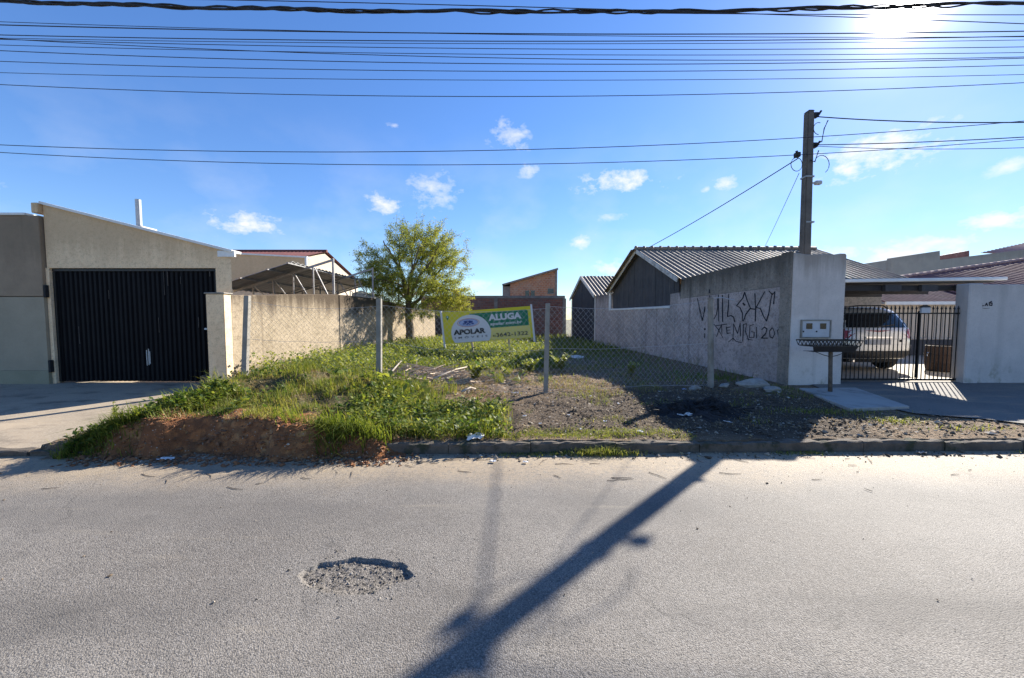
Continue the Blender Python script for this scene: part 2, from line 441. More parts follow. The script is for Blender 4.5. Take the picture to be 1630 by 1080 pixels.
    M['barrel'] = mat('brown_barrel', (.04, .022, .016), (.028, .017, .013), 6, .7, .3, 40)
    M['bark'] = mat('bark', (.16, .125, .095), (.10, .08, .062), 9, .95, .8, 30, .02)
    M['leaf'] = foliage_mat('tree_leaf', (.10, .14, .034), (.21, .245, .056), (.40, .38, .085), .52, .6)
    M['grass'] = foliage_mat('grass_blade', (.07, .11, .022), (.17, .21, .04), (.36, .33, .10), .5, .55)
    M['weed'] = foliage_mat('weed_leaf', (.035, .075, .018), (.11, .16, .032), (.32, .34, .085), .48, .5)
    M['straw'] = foliage_mat('dry_grass', (.20, .13, .06), (.32, .23, .12), (.46, .36, .2), .25, .7)
    M['stick'] = mat('dry_stick', (.50, .40, .29), (.33, .25, .18), 20, .9, .3, 60)
    M['palestick'] = mat('pale_stick', (.52, .45, .36), (.42, .35, .28), 20, .9, .3, 60)
    M['stone'] = mat('grey_stone', (.36, .33, .29), (.24, .22, .195), 8, .9, .5, 40, .015)
    M['gravel'] = foliage_mat('gravel', (.06, .044, .03), (.18, .135, .09), (.44, .39, .32), 0.0, .85)
    M['clod'] = mat('soil_clod', (.26, .11, .045), (.15, .08, .045), 9, .95, .3, 60)
    M['chips'] = foliage_mat('chippings', (.05, .045, .04), (.13, .118, .10), (.34, .31, .27), 0.0, .85)
    M['litter'] = mat('white_litter', (.72, .71, .69), (.6, .59, .57), 14, .6, .3, 40)
    M['char'] = mat('charred', (.008, .007, .007), (.018, .016, .016), 9, .75, .9, 22, .03, stain=(.06, .052, .048), stain_scale=(9, 9, 9), stain_lo=.6, stain_hi=.72)
    M['yellow'] = mat('sign_yellow', (.66, .55, .02), None, rough=.5, bump=0)
    M['palegold'] = mat('sign_pale_yellow', (.70, .58, .16), None, rough=.5, bump=0)
    M['green'] = mat('sign_green', (.008, .16, .075), None, rough=.5, bump=0)
    M['signwhite'] = mat('sign_white', (.62, .62, .64), None, rough=.5, bump=0)
    M['signblack'] = mat('sign_black', (.012, .012, .014), None, rough=.5, bump=0)
    M['signblue'] = mat('sign_blue', (.02, .05, .22), None, rough=.5, bump=0)
    M['signpale'] = mat('sign_pale_blue', (.30, .38, .62), None, rough=.5, bump=0)
    M['signred'] = mat('sign_red', (.40, .05, .04), None, rough=.5, bump=0)
    M['spray'] = mat('spray_paint', (.012, .011, .018), (.025, .023, .03), 9, .8, 0)
mats()

# ------------------------------------------------------------------ mesh helpers
def rootloc(o):
    v = Vector((0, 0, 0))
    while o is not None:
        v = v + o.location; o = o.parent
    return v

def tagp(o, label=None, cat=None, group=None, kind=None):
    if label: o['label'] = label
    if cat: o['category'] = cat
    if group: o['group'] = group
    if kind: o['kind'] = kind
    return o

def thing(name, label, cat, loc, group=None):
    o = bpy.data.objects.new(name, None)
    o.empty_display_size = .2
    o.location = loc
    COL.objects.link(o)
    return tagp(o, label, cat, group)

class MB:
    def __init__(s): s.v, s.f = [], []
    def add(s, vs, fs):
        b = len(s.v)
        s.v.extend([tuple(p) for p in vs]); s.f.extend([tuple(i + b for i in f) for f in fs])
        return s
    def box(s, x0, x1, y0, y1, z0, z1):
        return s.add([(x0, y0, z0), (x1, y0, z0), (x1, y1, z0), (x0, y1, z0), (x0, y0, z1), (x1, y0, z1), (x1, y1, z1), (x0, y1, z1)],
                     [(0, 3, 2, 1), (4, 5, 6, 7), (0, 1, 5, 4), (1, 2, 6, 5), (2, 3, 7, 6), (3, 0, 4, 7)])
    def hexa(s, a, b):            # two quads a (4 pts) and b (4 pts)
        return s.add(list(a) + list(b), [(3, 2, 1, 0), (4, 5, 6, 7), (0, 1, 5, 4), (1, 2, 6, 5), (2, 3, 7, 6), (3, 0, 4, 7)])
    def prism(s, poly, off):      # polygon of points extruded by off
        off = Vector(off); n = len(poly)
        P = [Vector(p) for p in poly]
        return s.add(P + [p + off for p in P], [tuple(range(n)), tuple(reversed(range(n, 2 * n)))] + [(i, (i + n), ((i + 1) % n) + n, (i + 1) % n) for i in range(n)])
    def bar(s, a, b, w, h=None, up=(0, 0, 1)):      # rectangular bar from a to b
        a, b = Vector(a), Vector(b); h = h or w
        d = (b - a).normalized(); up = Vector(up)
        if abs(d.dot(up)) > .97: up = Vector((0, 1, 0))
        x = d.cross(up).normalized() * w / 2; y = x.cross(d).normalized() * h / 2
        return s.hexa([a - x - y, a + x - y, a + x + y, a - x + y], [b - x - y, b + x - y, b + x + y, b - x + y])
    def tube(s, pts, r, n=6, caps=True):
        pts = [Vector(p) for p in pts]
        rr = r if isinstance(r, (list, tuple)) else [r] * len(pts)
        base = len(s.v); N = len(pts)
        ref = Vector((0, 0, 1))
        for i, p in enumerate(pts):
            d = (pts[min(i + 1, N - 1)] - pts[max(i - 1, 0)]).normalized()
            q = ref if abs(d.dot(ref)) < .95 else Vector((1, 0, 0))
            x = d.cross(q).normalized(); y = x.cross(d).normalized()
            for k in range(n):
                t = 2 * math.pi * k / n
                s.v.append(tuple(p + (x * math.cos(t) + y * math.sin(t)) * rr[i]))
        for i in range(N - 1):
            for k in range(n):
                a, b = base + i * n + k, base + i * n + (k + 1) % n
                s.f.append((a, b, b + n, a + n))
        if caps:
            s.f.append(tuple(base + k for k in reversed(range(n))))
            s.f.append(tuple(base + (N - 1) * n + k for k in range(n)))
        return s
    def lathe(s, c, prof, n=20):          # prof: (r,z)
        base = len(s.v)
        for (r, z) in prof:
            for k in range(n):
                t = 2 * math.pi * k / n
                s.v.append((c[0] + r * math.cos(t), c[1] + r * math.sin(t), c[2] + z))
        for i in range(len(prof) - 1):
            for k in range(n):
                a, b = base + i * n + k, base + i * n + (k + 1) % n
                s.f.append((a, b, b + n, a + n))
        s.f.append(tuple(base + k for k in reversed(range(n))))
        s.f.append(tuple(base + (len(prof) - 1) * n + k for k in range(n)))
        return s
    def build(s, name, m, parent=None, label=None, bevel=0, smooth=False, rel=True, segs=1):
        me = bpy.data.meshes.new(name)
        off = rootloc(parent) if (parent is not None and rel) else Vector((0, 0, 0))
        me.from_pydata([(p[0] - off.x, p[1] - off.y, p[2] - off.z) for p in s.v], [], s.f)
        me.materials.append(m)
        if bevel:
            bm = bmesh.new(); bm.from_mesh(me)
            bmesh.ops.remove_doubles(bm, verts=bm.verts, dist=1e-5)
            bmesh.ops.recalc_face_normals(bm, faces=bm.faces)
            es = [e for e in bm.edges if len(e.link_faces) == 2 and e.calc_face_angle(0) > .5]
            bmesh.ops.bevel(bm, geom=es, offset=bevel, segments=segs, affect='EDGES', clamp_overlap=True)
            bm.to_mesh(me); bm.free()
        elif len(s.f) < 60000:
            bm = bmesh.new(); bm.from_mesh(me); bmesh.ops.recalc_face_normals(bm, faces=bm.faces); bm.to_mesh(me); bm.free()
        if smooth:
            me.polygons.foreach_set('use_smooth', [True] * len(me.polygons))
        o = bpy.data.objects.new(name, me)
        COL.objects.link(o)
        if parent is not None: o.parent = parent
        if label: o['label'] = label
        return o

def dup(o, parent, loc, rot=None, scale=None):
    c = o.copy(); COL.objects.link(c); c.parent = parent; c.location = loc
    if rot: c.rotation_euler = rot
    if scale: c.scale = scale
    return c

def np_mesh(name, V, F, m, tint=None, parent=None, smooth=False):
    me = bpy.data.meshes.new(name)
    off = rootloc(parent) if parent is not None else Vector((0, 0, 0))
    V = np.asarray(V, dtype=np.float64) - np.array(off)
    me.from_pydata(V.tolist() if len(V) < 1 else list(map(tuple, V.tolist())), [], F)
    me.materials.append(m)
    if tint is not None:
        a = me.attributes.new('tint', 'FLOAT', 'POINT'); a.data.foreach_set('value', np.asarray(tint, dtype=np.float32))
    if smooth: me.polygons.foreach_set('use_smooth', [True] * len(me.polygons))
    o = bpy.data.objects.new(name, me)
    COL.objects.link(o)
    if parent is not None: o.parent = parent
    return o

def vn(x, y, seed=0.0):
    x = np.asarray(x, float); y = np.asarray(y, float)
    ix, iy = np.floor(x), np.floor(y); fx, fy = x - ix, y - iy
    h = lambda a, b: np.modf(np.abs(np.sin(a * 127.1 + b * 311.7 + seed * 74.7) * 43758.5453))[0]
    u, v = fx * fx * (3 - 2 * fx), fy * fy * (3 - 2 * fy)
    return (h(ix, iy) * (1 - u) + h(ix + 1, iy) * u) * (1 - v) + (h(ix, iy + 1) * (1 - u) + h(ix + 1, iy + 1) * u) * v

def fbm(x, y, sc, oct=4, seed=0.0):
    t, a, n = 0, .5, 0
    for i in range(oct):
        t = t + a * vn(np.asarray(x) * sc, np.asarray(y) * sc, seed + i * 3.1); n += a; a *= .5; sc *= 2.03
    return t / n

def sst(a, b, x):
    t = np.clip((np.asarray(x, float) - a) / (b - a), 0, 1)
    return t * t * (3 - 2 * t)

# ------------------------------------------------------------------ ground heights
def kerb_y(x): return 4.39 + .016 * np.asarray(x, float)
def wall_x_right(Y): return 5.75 - .0923 * (Y - 8.0)
def wall_x_left(Y): return -5.85 + .0907 * (Y - 8.0)

def mound_m(X):
    return sst(-5.5, -4.3, X) * (1 - sst(-2.9, -.7, X))

def zt(X, Y):
    X = np.asarray(X, float); Y = np.asarray(Y, float)
    base = .125 + .09 * sst(4.5, 8.0, Y) + .006 * np.clip(Y - 8, 0, 30)
    base = base + .20 * (1 - sst(-4.2, -1.2, X)) * sst(6.2, 8.2, Y) * (1 - .4 * sst(14, 24, Y))
    lump = (fbm(X, Y, 1.1, 4, 1.0) - .5) * .13 * (1 - sst(4.4, 5.2, X)) * sst(4.5, 5.2, Y) + (fbm(X, Y, 5.0, 4, 5.0) - .5) * .075 * (1 - sst(4.6, 5.4, X))
    base = base + lump
    m = mound_m(X)
    fy = 4.19 + .30 * (fbm(X, X * 0, 1.9, 4, 2.0) - .5) * 2 + .16 * (1 - m)
    n = fbm(X, Y, 2.3, 4, 9.0) - .5
    h = .40 * sst(0, .2, Y - fy) + .22 * sst(.3, 1.9, Y - fy) - .26 * sst(2.0, 3.6, Y - fy)
    h = h + n * .34 * sst(0.05, .5, Y - fy)
    mz = m * h - .06 * (Y < fy)
    lowfront = np.where(Y < kerb_y(X) + .07, -.08, base)
    return np.maximum(lowfront, np.where(m > .01, mz, -.1))

def drive_z(X, Y):
    return .045 + .05 * sst(4.4, 5.2, Y) + .1 * sst(5.0, 8.0, Y)

# ------------------------------------------------------------------ setting
def grid_mesh(name, xs, ys, zf, m, kind='structure'):
    X, Y = np.meshgrid(xs, ys)
    Z = zf(X, Y)
    V = np.stack([X.ravel(), Y.ravel(), Z.ravel()], 1)
    nx, ny = len(xs), len(ys)
    i = np.arange(nx - 1)[None, :] + nx * np.arange(ny - 1)[:, None]
    F = np.stack([i, i + 1, i + nx + 1, i + nx], -1).reshape(-1, 4).tolist()
    o = np_mesh(name, V, F, m, smooth=True)
    if kind: o['kind'] = kind
    return o, X, Y, Z

g = MB(); g.add([(-500, -300, -.12), (500, -300, -.12), (500, 700, -.12), (-500, 700, -.12)], [(0, 1, 2, 3)])
tagp(g.build('ground', MT['ground']), kind='structure')

HX, HY, HA, HB = -.97, 2.265, .355, .17          # pothole centre and half axes
def hole_r(X, Y):
    dx, dy = X - HX, Y - HY
    ang = np.arctan2(dy / HB, dx / HA)
    w = 1 + .07 * (vn(ang * 1.6 + 9, ang * 0, 3.0) - .5) * 2 + .06 * (vn(ang * 5 + 20, ang * 0, 4.0) - .5) * 2
    skew = (dy + .18 * dx * 0)
    return np.sqrt((dx / HA) ** 2 + (skew / HB) ** 2) / w
def road_z(X, Y):
    r = hole_r(X, Y)
    back = sst(-.85, .1, (Y - HY) / HB)
    depth = .023 * (.55 + .45 * back)
    edge0 = .80 + .17 * back                        # steep broken edge at the back, worn ramp at the front
    prof = 1 - sst(edge0 - .28 * (1 - back), 1.0, r)
    z = -depth * prof + (fbm(X, Y, 38, 3, 6.0) - .5) * .012 * (prof > .05) * prof
    return z + .012 * (fbm(X, Y, .6, 3, 8.0) - .5)
xs = np.unique(np.concatenate([np.linspace(-60, -6, 20), np.linspace(-6, 6, 80), np.linspace(6, 60, 20), np.arange(-1.36, -.5, .0075)]))
ys = np.unique(np.concatenate([np.linspace(-5, 1.5, 10), np.linspace(1.5, 4.9, 30), np.arange(2.08, 2.55, .0075)]))
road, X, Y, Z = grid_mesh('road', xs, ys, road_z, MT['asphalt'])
a = road.data.attributes.new('cavity', 'FLOAT', 'POINT')
a.data.foreach_set('value', (1 - sst(.82, 1.0, hole_r(X, Y))).ravel().astype(np.float32))

# lot terrain
xs = np.unique(np.concatenate([np.linspace(-6.6, -5.6, 6), np.arange(-5.6, 6.2, .055), np.linspace(6.2, 18, 24)]))
ys = np.unique(np.concatenate([np.arange(4.0, 4.7, .022), np.arange(4.7, 8.2, .045), np.arange(8.2, 12, .12), np.linspace(12, 27.4, 50)]))
def terr_z(X, Y):
    z = zt(X, Y)
    return np.where(X < -5.55, np.minimum(z, drive_z(X, Y) - .03) * (Y < 7.9) + z * (Y >= 7.9), z)
terrain, X, Y, Z = grid_mesh('lot_ground', xs, ys, terr_z, MT['soil'])
n1 = fbm(X, Y, .8, 4, 3.0) - .5
burn = np.clip(1.35 - np.sqrt(((X - 2.5) / 3.2) ** 2 + ((Y - 6.2) / 1.9) ** 2) + n1 * .8, 0, 1)
bank = mound_m(X) * (1 - sst(4.55, 4.95, Y)) + .8 * np.clip(1 - np.hypot((X + 4.35) / .5, (Y - 6.3) / .4), 0, 1)
orange = np.clip(bank * 1.2 + .55 * np.clip(1 - np.hypot((X + .6) / 1.6, (Y - 7.0) / 1.0), 0, 1) + (mound_m(X) > .1) * (Y < 4.6), 0, 1)
green = np.clip(1.1 * (1 - sst(-1.5, 1.0, X)) * sst(9.0, 10.5, Y) + mound_m(X) * sst(4.7, 5.1, Y) * 1.0 + .5 * sst(13, 17, Y) + n1 * .6, 0, 1)
col = np.stack([burn, green, orange, np.ones_like(burn)], -1).reshape(-1, 4).astype(np.float32)
a = terrain.data.attributes.new('zone', 'FLOAT_COLOR', 'POINT'); a.data.foreach_set('color', col.ravel())

# left concrete driveway up to the garage, joints cut between its slabs
def dv(X, Y): return drive_z(X, Y) + .02 * (fbm(X, Y, .7, 3, 4.0) - .5) + np.where(Y < 4.42 + .016 * X, -.12, 0)
grid_mesh('left_driveway', np.linspace(-30, -4.75, 120), np.concatenate([np.arange(4.25, 8.6, .06), [9, 12, 26]]), dv, MT['driveway'])
# right-hand tarmac crossing in front of the gate, and the pale yard floor behind it
def sheet(name, poly, m, zf, n=28):
    bm = bmesh.new()
    vs = [bm.verts.new((p[0], p[1], 0)) for p in poly]
    bm.faces.new(vs)
    bmesh.ops.triangulate(bm, faces=bm.faces)
    for _ in range(4):
        bmesh.ops.subdivide_edges(bm, edges=[e for e in bm.edges if e.calc_length() > .5], cuts=1)
        bmesh.ops.triangulate(bm, faces=bm.faces)
    for v in bm.verts: v.co.z = float(zf(v.co.x, v.co.y))
    bmesh.ops.recalc_face_normals(bm, faces=bm.faces)
    for f in bm.faces:
        if f.normal.z < 0: f.normal_flip()
    me = bpy.data.meshes.new(name); bm.to_mesh(me); bm.free(); me.materials.append(m)
    o = bpy.data.objects.new(name, me); COL.objects.link(o); o['kind'] = 'structure'
    return o
pz = lambda x, y: .142 + .09 * float(sst(4.5, 8.0, y)) + .006 * max(y - 8, 0)
sheet('tarmac_crossing', [(6.2, 7.75), (6.95, 8.15), (9.9, 8.15), (18, 8.15), (18, 5.0), (9.2, 4.66), (7.4, 4.9), (6.8, 5.35), (6.1, 5.65), (5.9, 6.4), (6.0, 7.0)], MT['tarmac'], lambda x, y: pz(x, y) + .004)
slab = MB()
sp = [gnd(1272, 618, .235), gnd(1362, 617, .235), gnd(1448, 647, .215), gnd(1352, 650, .21)]
slab.hexa([p - Vector((0, 0, .06)) for p in reversed(sp)], list(reversed(sp)))
tagp(slab.build('concrete_slab', MT['slab'], bevel=.008), kind='structure')
sheet('yard_floor', [(6.95, 8.155), (18, 8.155), (18, 16), (6.0, 16), (6.0, 8.155)], MT['floor_light'], lambda x, y: pz(x, y) + .002)

# kerb: one root, each stone a piece of its own
kerb = bpy.data.objects.new('kerb', None); COL.objects.link(kerb); kerb['kind'] = 'structure'
def kerb_stone(x0, x1, h, i):
    q = random.Random(i)
    dy, dz = q.uniform(-.008, .008), q.uniform(-.008, .006)
    y0, y1 = float(kerb_y(x0)), float(kerb_y(x1))
    n = 12; m = MB()
    prof = [(0, -.08), (0, h - .022), (.006, h - .007), (.022, h), (.115, h), (.125, h - .01), (.125, -.08)]
    for k in range(n + 1):
        t = k / n; x = x0 + (x1 - x0) * t; y = y0 + (y1 - y0) * t
        for j, (py, pz_) in enumerate(prof):
            jt = .010 if 0 < j < 5 else 0
            m.v.append((x, y + dy + py + q.uniform(-jt, jt), pz_ + dz + q.uniform(-jt, jt)))
    c = len(prof)
    for k in range(n):
        for j in range(c - 1):
            a_ = k * c + j
            m.f.append((a_, a_ + 1, a_ + 1 + c, a_ + c))
    m.f.append(tuple(range(c))); m.f.append(tuple(reversed(range(n * c, n * c + c))))
    m.build('kerb_stone', MT['kerb'], kerb)
x = -1.75; i = 0
while x < 12.5:
    L = [1.0, .97, 1.02][i % 3]
    kerb_stone(x + .003, x + L - .003, .118, i); x += L; i += 1
for j, x0 in enumerate((-9.6, -8.62, -7.6, -6.6, -5.62)):
    kerb_stone(x0, x0 + .96, .06, 50 + j)

# ------------------------------------------------------------------ left: garage building
gb = thing('garage_building', 'beige rendered garage building with sloping white-capped parapet around the black gate', 'building', (-8.2, 8.1, .2))
FY = 8.1
P = lambda px, py, Y=FY: at(px, py, Y)
def P3(px, py, Y=FY):
    p = at(px, py, Y); return (p.x, p.y, p.z)
gl, gr = P(75, 427).x + .02, P(343, 427).x
gt = P(200, 427).z
tl, tr = P(68, 325), P(372, 402)
wall = MB()
xr = P(371, 500).x
wall.hexa([(tl.x, FY, gt), (xr, FY, gt), (xr, FY, tr.z), (tl.x, FY, tl.z)], [(tl.x, FY + .1, gt), (xr - .15, FY + .1, gt), (xr - .15, FY + .1, tr.z), (tl.x, FY + .1, tl.z)])
wall.hexa([(gr, FY, .05), (xr, FY, .05), (xr, FY, gt), (gr, FY, gt)], [(gr, FY + .1, .05), (xr - .15, FY + .1, .05), (xr - .15, FY + .1, gt), (gr, FY + .1, gt)])
wall.build('front_wall', MT['beige'], gb)
cap = MB(); cap.bar((tl.x - .02, FY + .09, tl.z + .02), (xr + .06, FY + .09, tr.z + .015), .30, .055)
cap.build('parapet_cap', MT['white'], gb, bevel=.006)
e = MB(); e.box(xr - .26, xr + .1, FY - .035, FY + .02, tr.z - .10, tr.z + .03)
e.build('fascia_block', MT['white'], gb, bevel=.005)
# left projecting bay in darker render
lw = MB(); lx = P(71, 500, 8.03).x
ltop, lmid, ldado = P(30, 343, 8.03).z, P(30, 473, 8.03).z, P(30, 590, 8.03).z
lw.box(-16, lx, 8.03, 8.3, lmid + .012, ltop); lw.build('side_bay', MT['taupe'], gb, bevel=.01)
lw = MB(); lw.box(-16, lx - .004, 8.038, 8.3, ldado, lmid); lw.build('lower_bay', MT['taupe_light'], gb)
lw = MB(); lw.box(-16, lx + .004, 8.026, 8.3, .0, ldado - .002); lw.build('dado', MT['dado'], gb)
lw = MB(); lw.box(-16, lx - .25, 8.0, 8.32, ltop + .001, ltop + .05); lw.build('bay_coping', MT['white'], gb, bevel=.005)
lw = MB(); s0 = P(50, 323, 8.03); lw.box(s0.x, lx + .01, 8.01, 8.3, ltop + .05, s0.z); lw.build('parapet_stub', MT['beige'], gb, bevel=.012)
fl = MB()
f0, f1 = P(222, 364, 9.5), P(221, 318, 9.5)
fl.tube([(f0.x, 9.5, f0.z - .5), (f0.x, 9.5, f1.z)], .06, 12); fl.build('flue', MT['whitemetal'], gb, smooth=False)
fb = MB(); fb.box(f0.x - .2, f0.x + .25, 9.3, 9.7, f0.z - .12, f0.z + .02); fb.build('flue_base', MT['galv'], gb)
rf = MB(); rf.prism([(-16, 8.25, tl.z - .25), (-9.2, 8.25, tl.z - .25), (-9.2, 8.25, tl.z - .31), (-16, 8.25, tl.z - .31)], (0, 3.7, 0)); rf.build('roof', MT['galv'], gb)
sw = MB(); sw.box(-9.42, -9.2, 8.6, 11.9, .05, tl.z - .32); sw.build('side_wall', MT['beige'], gb)
bk = MB(); bk.box(-16, -9.2, 11.95, 12.1, 0, 2.9); bk.build('rear_wall', MT['taupe'], gb)
# door jamb strip and hinges
jb = MB(); jb.box(lx + .006, gl + .03, 8.09, 8.16, .1, gt); jb.build('jamb', MT['beige'], gb)
for zz in (.45, 2.05):
    hb = MB(); hb.box(lx + .008, lx + .06, 8.02, 8.088, zz, zz + .26); hb.build('hinge', MT['rubber'], gb, bevel=.006)

# sliding sheet gate: upright sheet ribs, each one a piece
gate = thing('sheet_metal_gate', 'tall black ribbed sheet metal gate of the beige garage', 'gate', ((gl + gr) / 2, 8.17, .2))
gx0, gx1, gz0, gz1 = gl + .035, gr - .01, .235, gt + .06
nr = 34; w = (gx1 - gx0) / nr
for k in range(nr):
    xa = gx0 + k * w; m = MB()
    dq = random.uniform(-.003, .003)
    m.prism([(xa, 8.2, gz0), (xa + w * .18, 8.17 + dq, gz0), (xa + w * .62, 8.17 + dq, gz0), (xa + w * .8, 8.2, gz0), (xa + w, 8.2, gz0), (xa + w, 8.21, gz0), (xa, 8.21, gz0)], (0, 0, gz1 - gz0))
    m.build('sheet_rib', MT['black'], gate)
m = MB(); m.box(gx0, gx1, 8.215, 8.26, gz0, gz0 + .08); m.box(gx0, gx1, 8.215, 8.26, gz1 - .1, gz1); m.box(gx0, gx1, 8.215, 8.26, 1.2, 1.26)
m.build('back_frame', MT['blackiron'], gate)
for (px, y0, y1) in ((229, 558, 583), (232, 556, 582), (234, 560, 580)):
    a0, a1 = P(px, y0), P(px, y1); m = MB(); m.box(a0.x - .006, a0.x + .006, 8.155, 8.166, a1.z, a0.z); m.build('scratch', MT['greybarge'], gate)
for (px, y0, y1, wd) in ((516, 432, 446, .004), (330, 428, 440, .003), (256, 430, 470, .002), (262, 432, 455, .003), (283, 440, 452, .002), (168, 462, 476, .002), (312, 505, 522, .003), (120, 520, 548, .002), (248, 506, 530, .002)):
    if px > 340: continue
    a0, a1 = P(px, y0), P(px, y1); m = MB(); m.box(a0.x - wd, a0.x + wd, 8.158, 8.166, a1.z, a0.z); m.build('scratch', MT['poleconc'], gate)
m = MB(); m.box(gx0 - .01, gx1 + .01, 8.14, 8.168, gz1 - .12, gz1 - .07); m.build('top_rail', MT['blackiron'], gate)
m = MB(); m.box(gx0 + .0, gx0 + .05, 8.14, 8.168, gz0, gz1 - .13); m.build('edge_stile', MT['blackiron'], gate)
m = MB(); m.box(gx1 - .05, gx1, 8.14, 8.168, gz0, gz1 - .13); m.build('edge_stile', MT['blackiron'], gate)
hd = P(331, 524); m = MB(); m.box(hd.x - .1, hd.x + .1, 8.12, 8.166, hd.z - .02, hd.z + .02); m.build('latch', MT['whitemetal'], gate, bevel=.005)

# ------------------------------------------------------------------ left boundary wall of the lot
lwt = thing('left_boundary_wall', 'stained beige roughcast wall along the left side of the empty lot', 'wall', (-5.9, 8, .3))
def ltopz(Y): return float(np.interp(Y, [7.9, 9.5, 11.9, 14.6, 18, 22.3], [2.09, 2.20, 2.37, 2.38, 2.2, 1.98]))
pts = []
n = 60
m = MB()
Ys = np.linspace(7.9, 22.3, n)
for k, Yv in enumerate(Ys):
    xw = wall_x_left(Yv); zt_ = ltopz(Yv) + .018 * (vn(Yv * 3, 0, 2) - .5)
    m.v += [(xw, Yv, .0), (xw, Yv, zt_ - .02), (xw - .02, Yv, zt_), (xw - .13, Yv, zt_), (xw - .15, Yv, zt_ - .02), (xw - .15, Yv, 0)]
for k in range(n - 1):
    for j in range(5):
        a_ = k * 6 + j; m.f.append((a_, a_ + 6, a_ + 7, a_ + 1))
m.f.append((0, 1, 2, 3, 4, 5)); m.f.append(tuple(reversed(range((n - 1) * 6, n * 6))))
m.build('wall_panel', MT['lotwall'], lwt)
for Yv in (12.1,):
    xw = wall_x_left(Yv); m = MB(); m.box(xw - .05, xw + .014, Yv - .11, Yv + .11, .2, ltopz(Yv) - .03); m.build('pier', MT['lotwall'], lwt, bevel=.01)
m = MB(); m.box(-6.22, -5.855, 7.68, 7.90, .05, 2.10); m.build('end_pier', MT['beige'], lwt, bevel=.015)
m = MB(); m.box(-6.24, -5.83, 7.66, 7.92, 2.101, 2.13); m.build('pier_cap', MT['postconc'], lwt, bevel=.008)

# rear beige wall behind the canopy with white coping
bw = thing('rear_beige_wall', 'mottled beige wall with thin white coping behind the open steel canopy', 'building', (-11, 17.6, 0))
a0, a1 = at(352, 404, 17.6), at(487, 411, 17.6)
m = MB(); m.prism([(a0.x, 17.6, 0), (a1.x, 17.6, 0), (a1.x, 17.6, a1.z), (a0.x, 17.6, a0.z)], (0, .2, 0)); m.build('wall', MT['beige'], bw)
m = MB(); m.bar((a0.x, 17.68, a0.z + .03), (a1.x + .08, 17.68, a1.z + .03), .3, .07); m.build('coping', MT['white'], bw)
m = MB(); m.tube([(a1.x + .06, 17.5, 0), (a1.x + .06, 17.5, a1.z + .02)], .06, 8); m.build('downpipe', MT['white'], bw)

# canopy: steel trusses rising to the right, sheet over their lower part
cp = thing('steel_canopy', 'rusty steel truss canopy with corrugated sheet, half of it left uncovered', 'canopy', (-7.2, 13, .2))
cz = lambda X: 2.49 + .31 * (X + 8.63)
def truss(Y, x0, x1, first):
    b = MB(); b.bar((x0, Y, cz(x0)), (x1, Y, cz(x1)), .05, .06); b.build('top_chord', MT['steel'], cp)
    b = MB(); b.bar((x0, Y, 2.1), (x1, Y, 2.1), .06, .07); b.build('bottom_chord', MT['steel'], cp)
    b = MB(); b.bar((x1, Y, 0.2), (x1, Y, cz(x1) + .05), .055); b.build('column', MT['steel'], cp)
    N = 5
    for k in range(1, N):
        xa = x0 + (x1 - x0) * k / N; xb = x0 + (x1 - x0) * (k + .85) / N
        b = MB(); b.bar((xa, Y, 2.13), (xa, Y, cz(xa) - .04), .034); b.build('strut', MT['steel'], cp)
        b = MB(); b.bar((xa + .05, Y, cz(xa) - .05), (xb, Y, 2.14), .03); b.build('diagonal', MT['steel'], cp)
for k, Yv in enumerate((11.9, 14.6, 17.1)):
    truss(Yv, -8.75, wall_x_left(Yv) - .1, k == 0)
def corr(o, u, v, wu, lv, pitch, amp, per=6, thick=.006, nv=1):
    """corrugated sheet: o origin, u unit vector across the waves, v vector up the slope"""
    o, u, v = Vector(o), Vector(u).normalized(), Vector(v)
    nrm = u.cross(v.normalized()).normalized()
    n = max(2, int(wu / pitch * per)); m = MB()
    for j in range(nv + 1):
        for k in range(n + 1):
            d = wu * k / n
            q = o + u * d + v * (lv * j / nv) + nrm * (amp * math.cos(2 * math.pi * d / pitch))
            m.v.append(tuple(q))
    top = len(m.v)
    for q in list(m.v): m.v.append(tuple(Vector(q) - nrm * thick))
    for j in range(nv):
        for k in range(n):
            a_ = j * (n + 1) + k
            m.f.append((a_, a_ + 1, a_ + n + 2, a_ + n + 1)); b_ = a_ + top
            m.f.append((b_, b_ + n + 1, b_ + n + 2, b_ + 1))
    for k in range(n):
        m.f.append((k, k + top, k + 1 + top, k + 1)); a_ = nv * (n + 1) + k
        m.f.append((a_, a_ + 1, a_ + 1 + top, a_ + top))
    return m
o0 = Vector((-8.85, 11.1, cz(-8.85) + .09))
corr(o0, (0, 1, 0), Vector((2.4, 0, 2.4 * .31)), 6.2, 1, .25, .022).build('roof_sheet', MT['galv'], cp)
for X in (-8.7, -7.9, -7.1, -6.5):
    b = MB(); b.box(X - .03, X + .03, 11.0, 17.3, cz(X) + .041, cz(X) + .075); b.build('purlin', MT['steel'], cp)
ws = thing('white_shed_roof', 'low white sheet roof seen just above the left wall behind the trusses', 'roof', (-6.6, 17, 0))
a0, a1 = at(563, 468, 16.2), at(597, 475, 16.2)
m = MB(); m.hexa([(a0.x, 16, a0.z - .1), (a1.x, 16, a1.z - .1), (a1.x, 17.0, a1.z + .05), (a0.x, 17.0, a0.z + .15)], [(a0.x, 16, a0.z), (a1.x, 16, a1.z), (a1.x, 17.0, a1.z + .1), (a0.x, 17.0, a0.z + .2)]); m.build('roof_sheet', MT['white'], ws)
m = MB(); m.box(a0.x + .1, a1.x, 16.3, 16.4, 0, a1.z - .12); m.build('post', MT['steel'], ws)

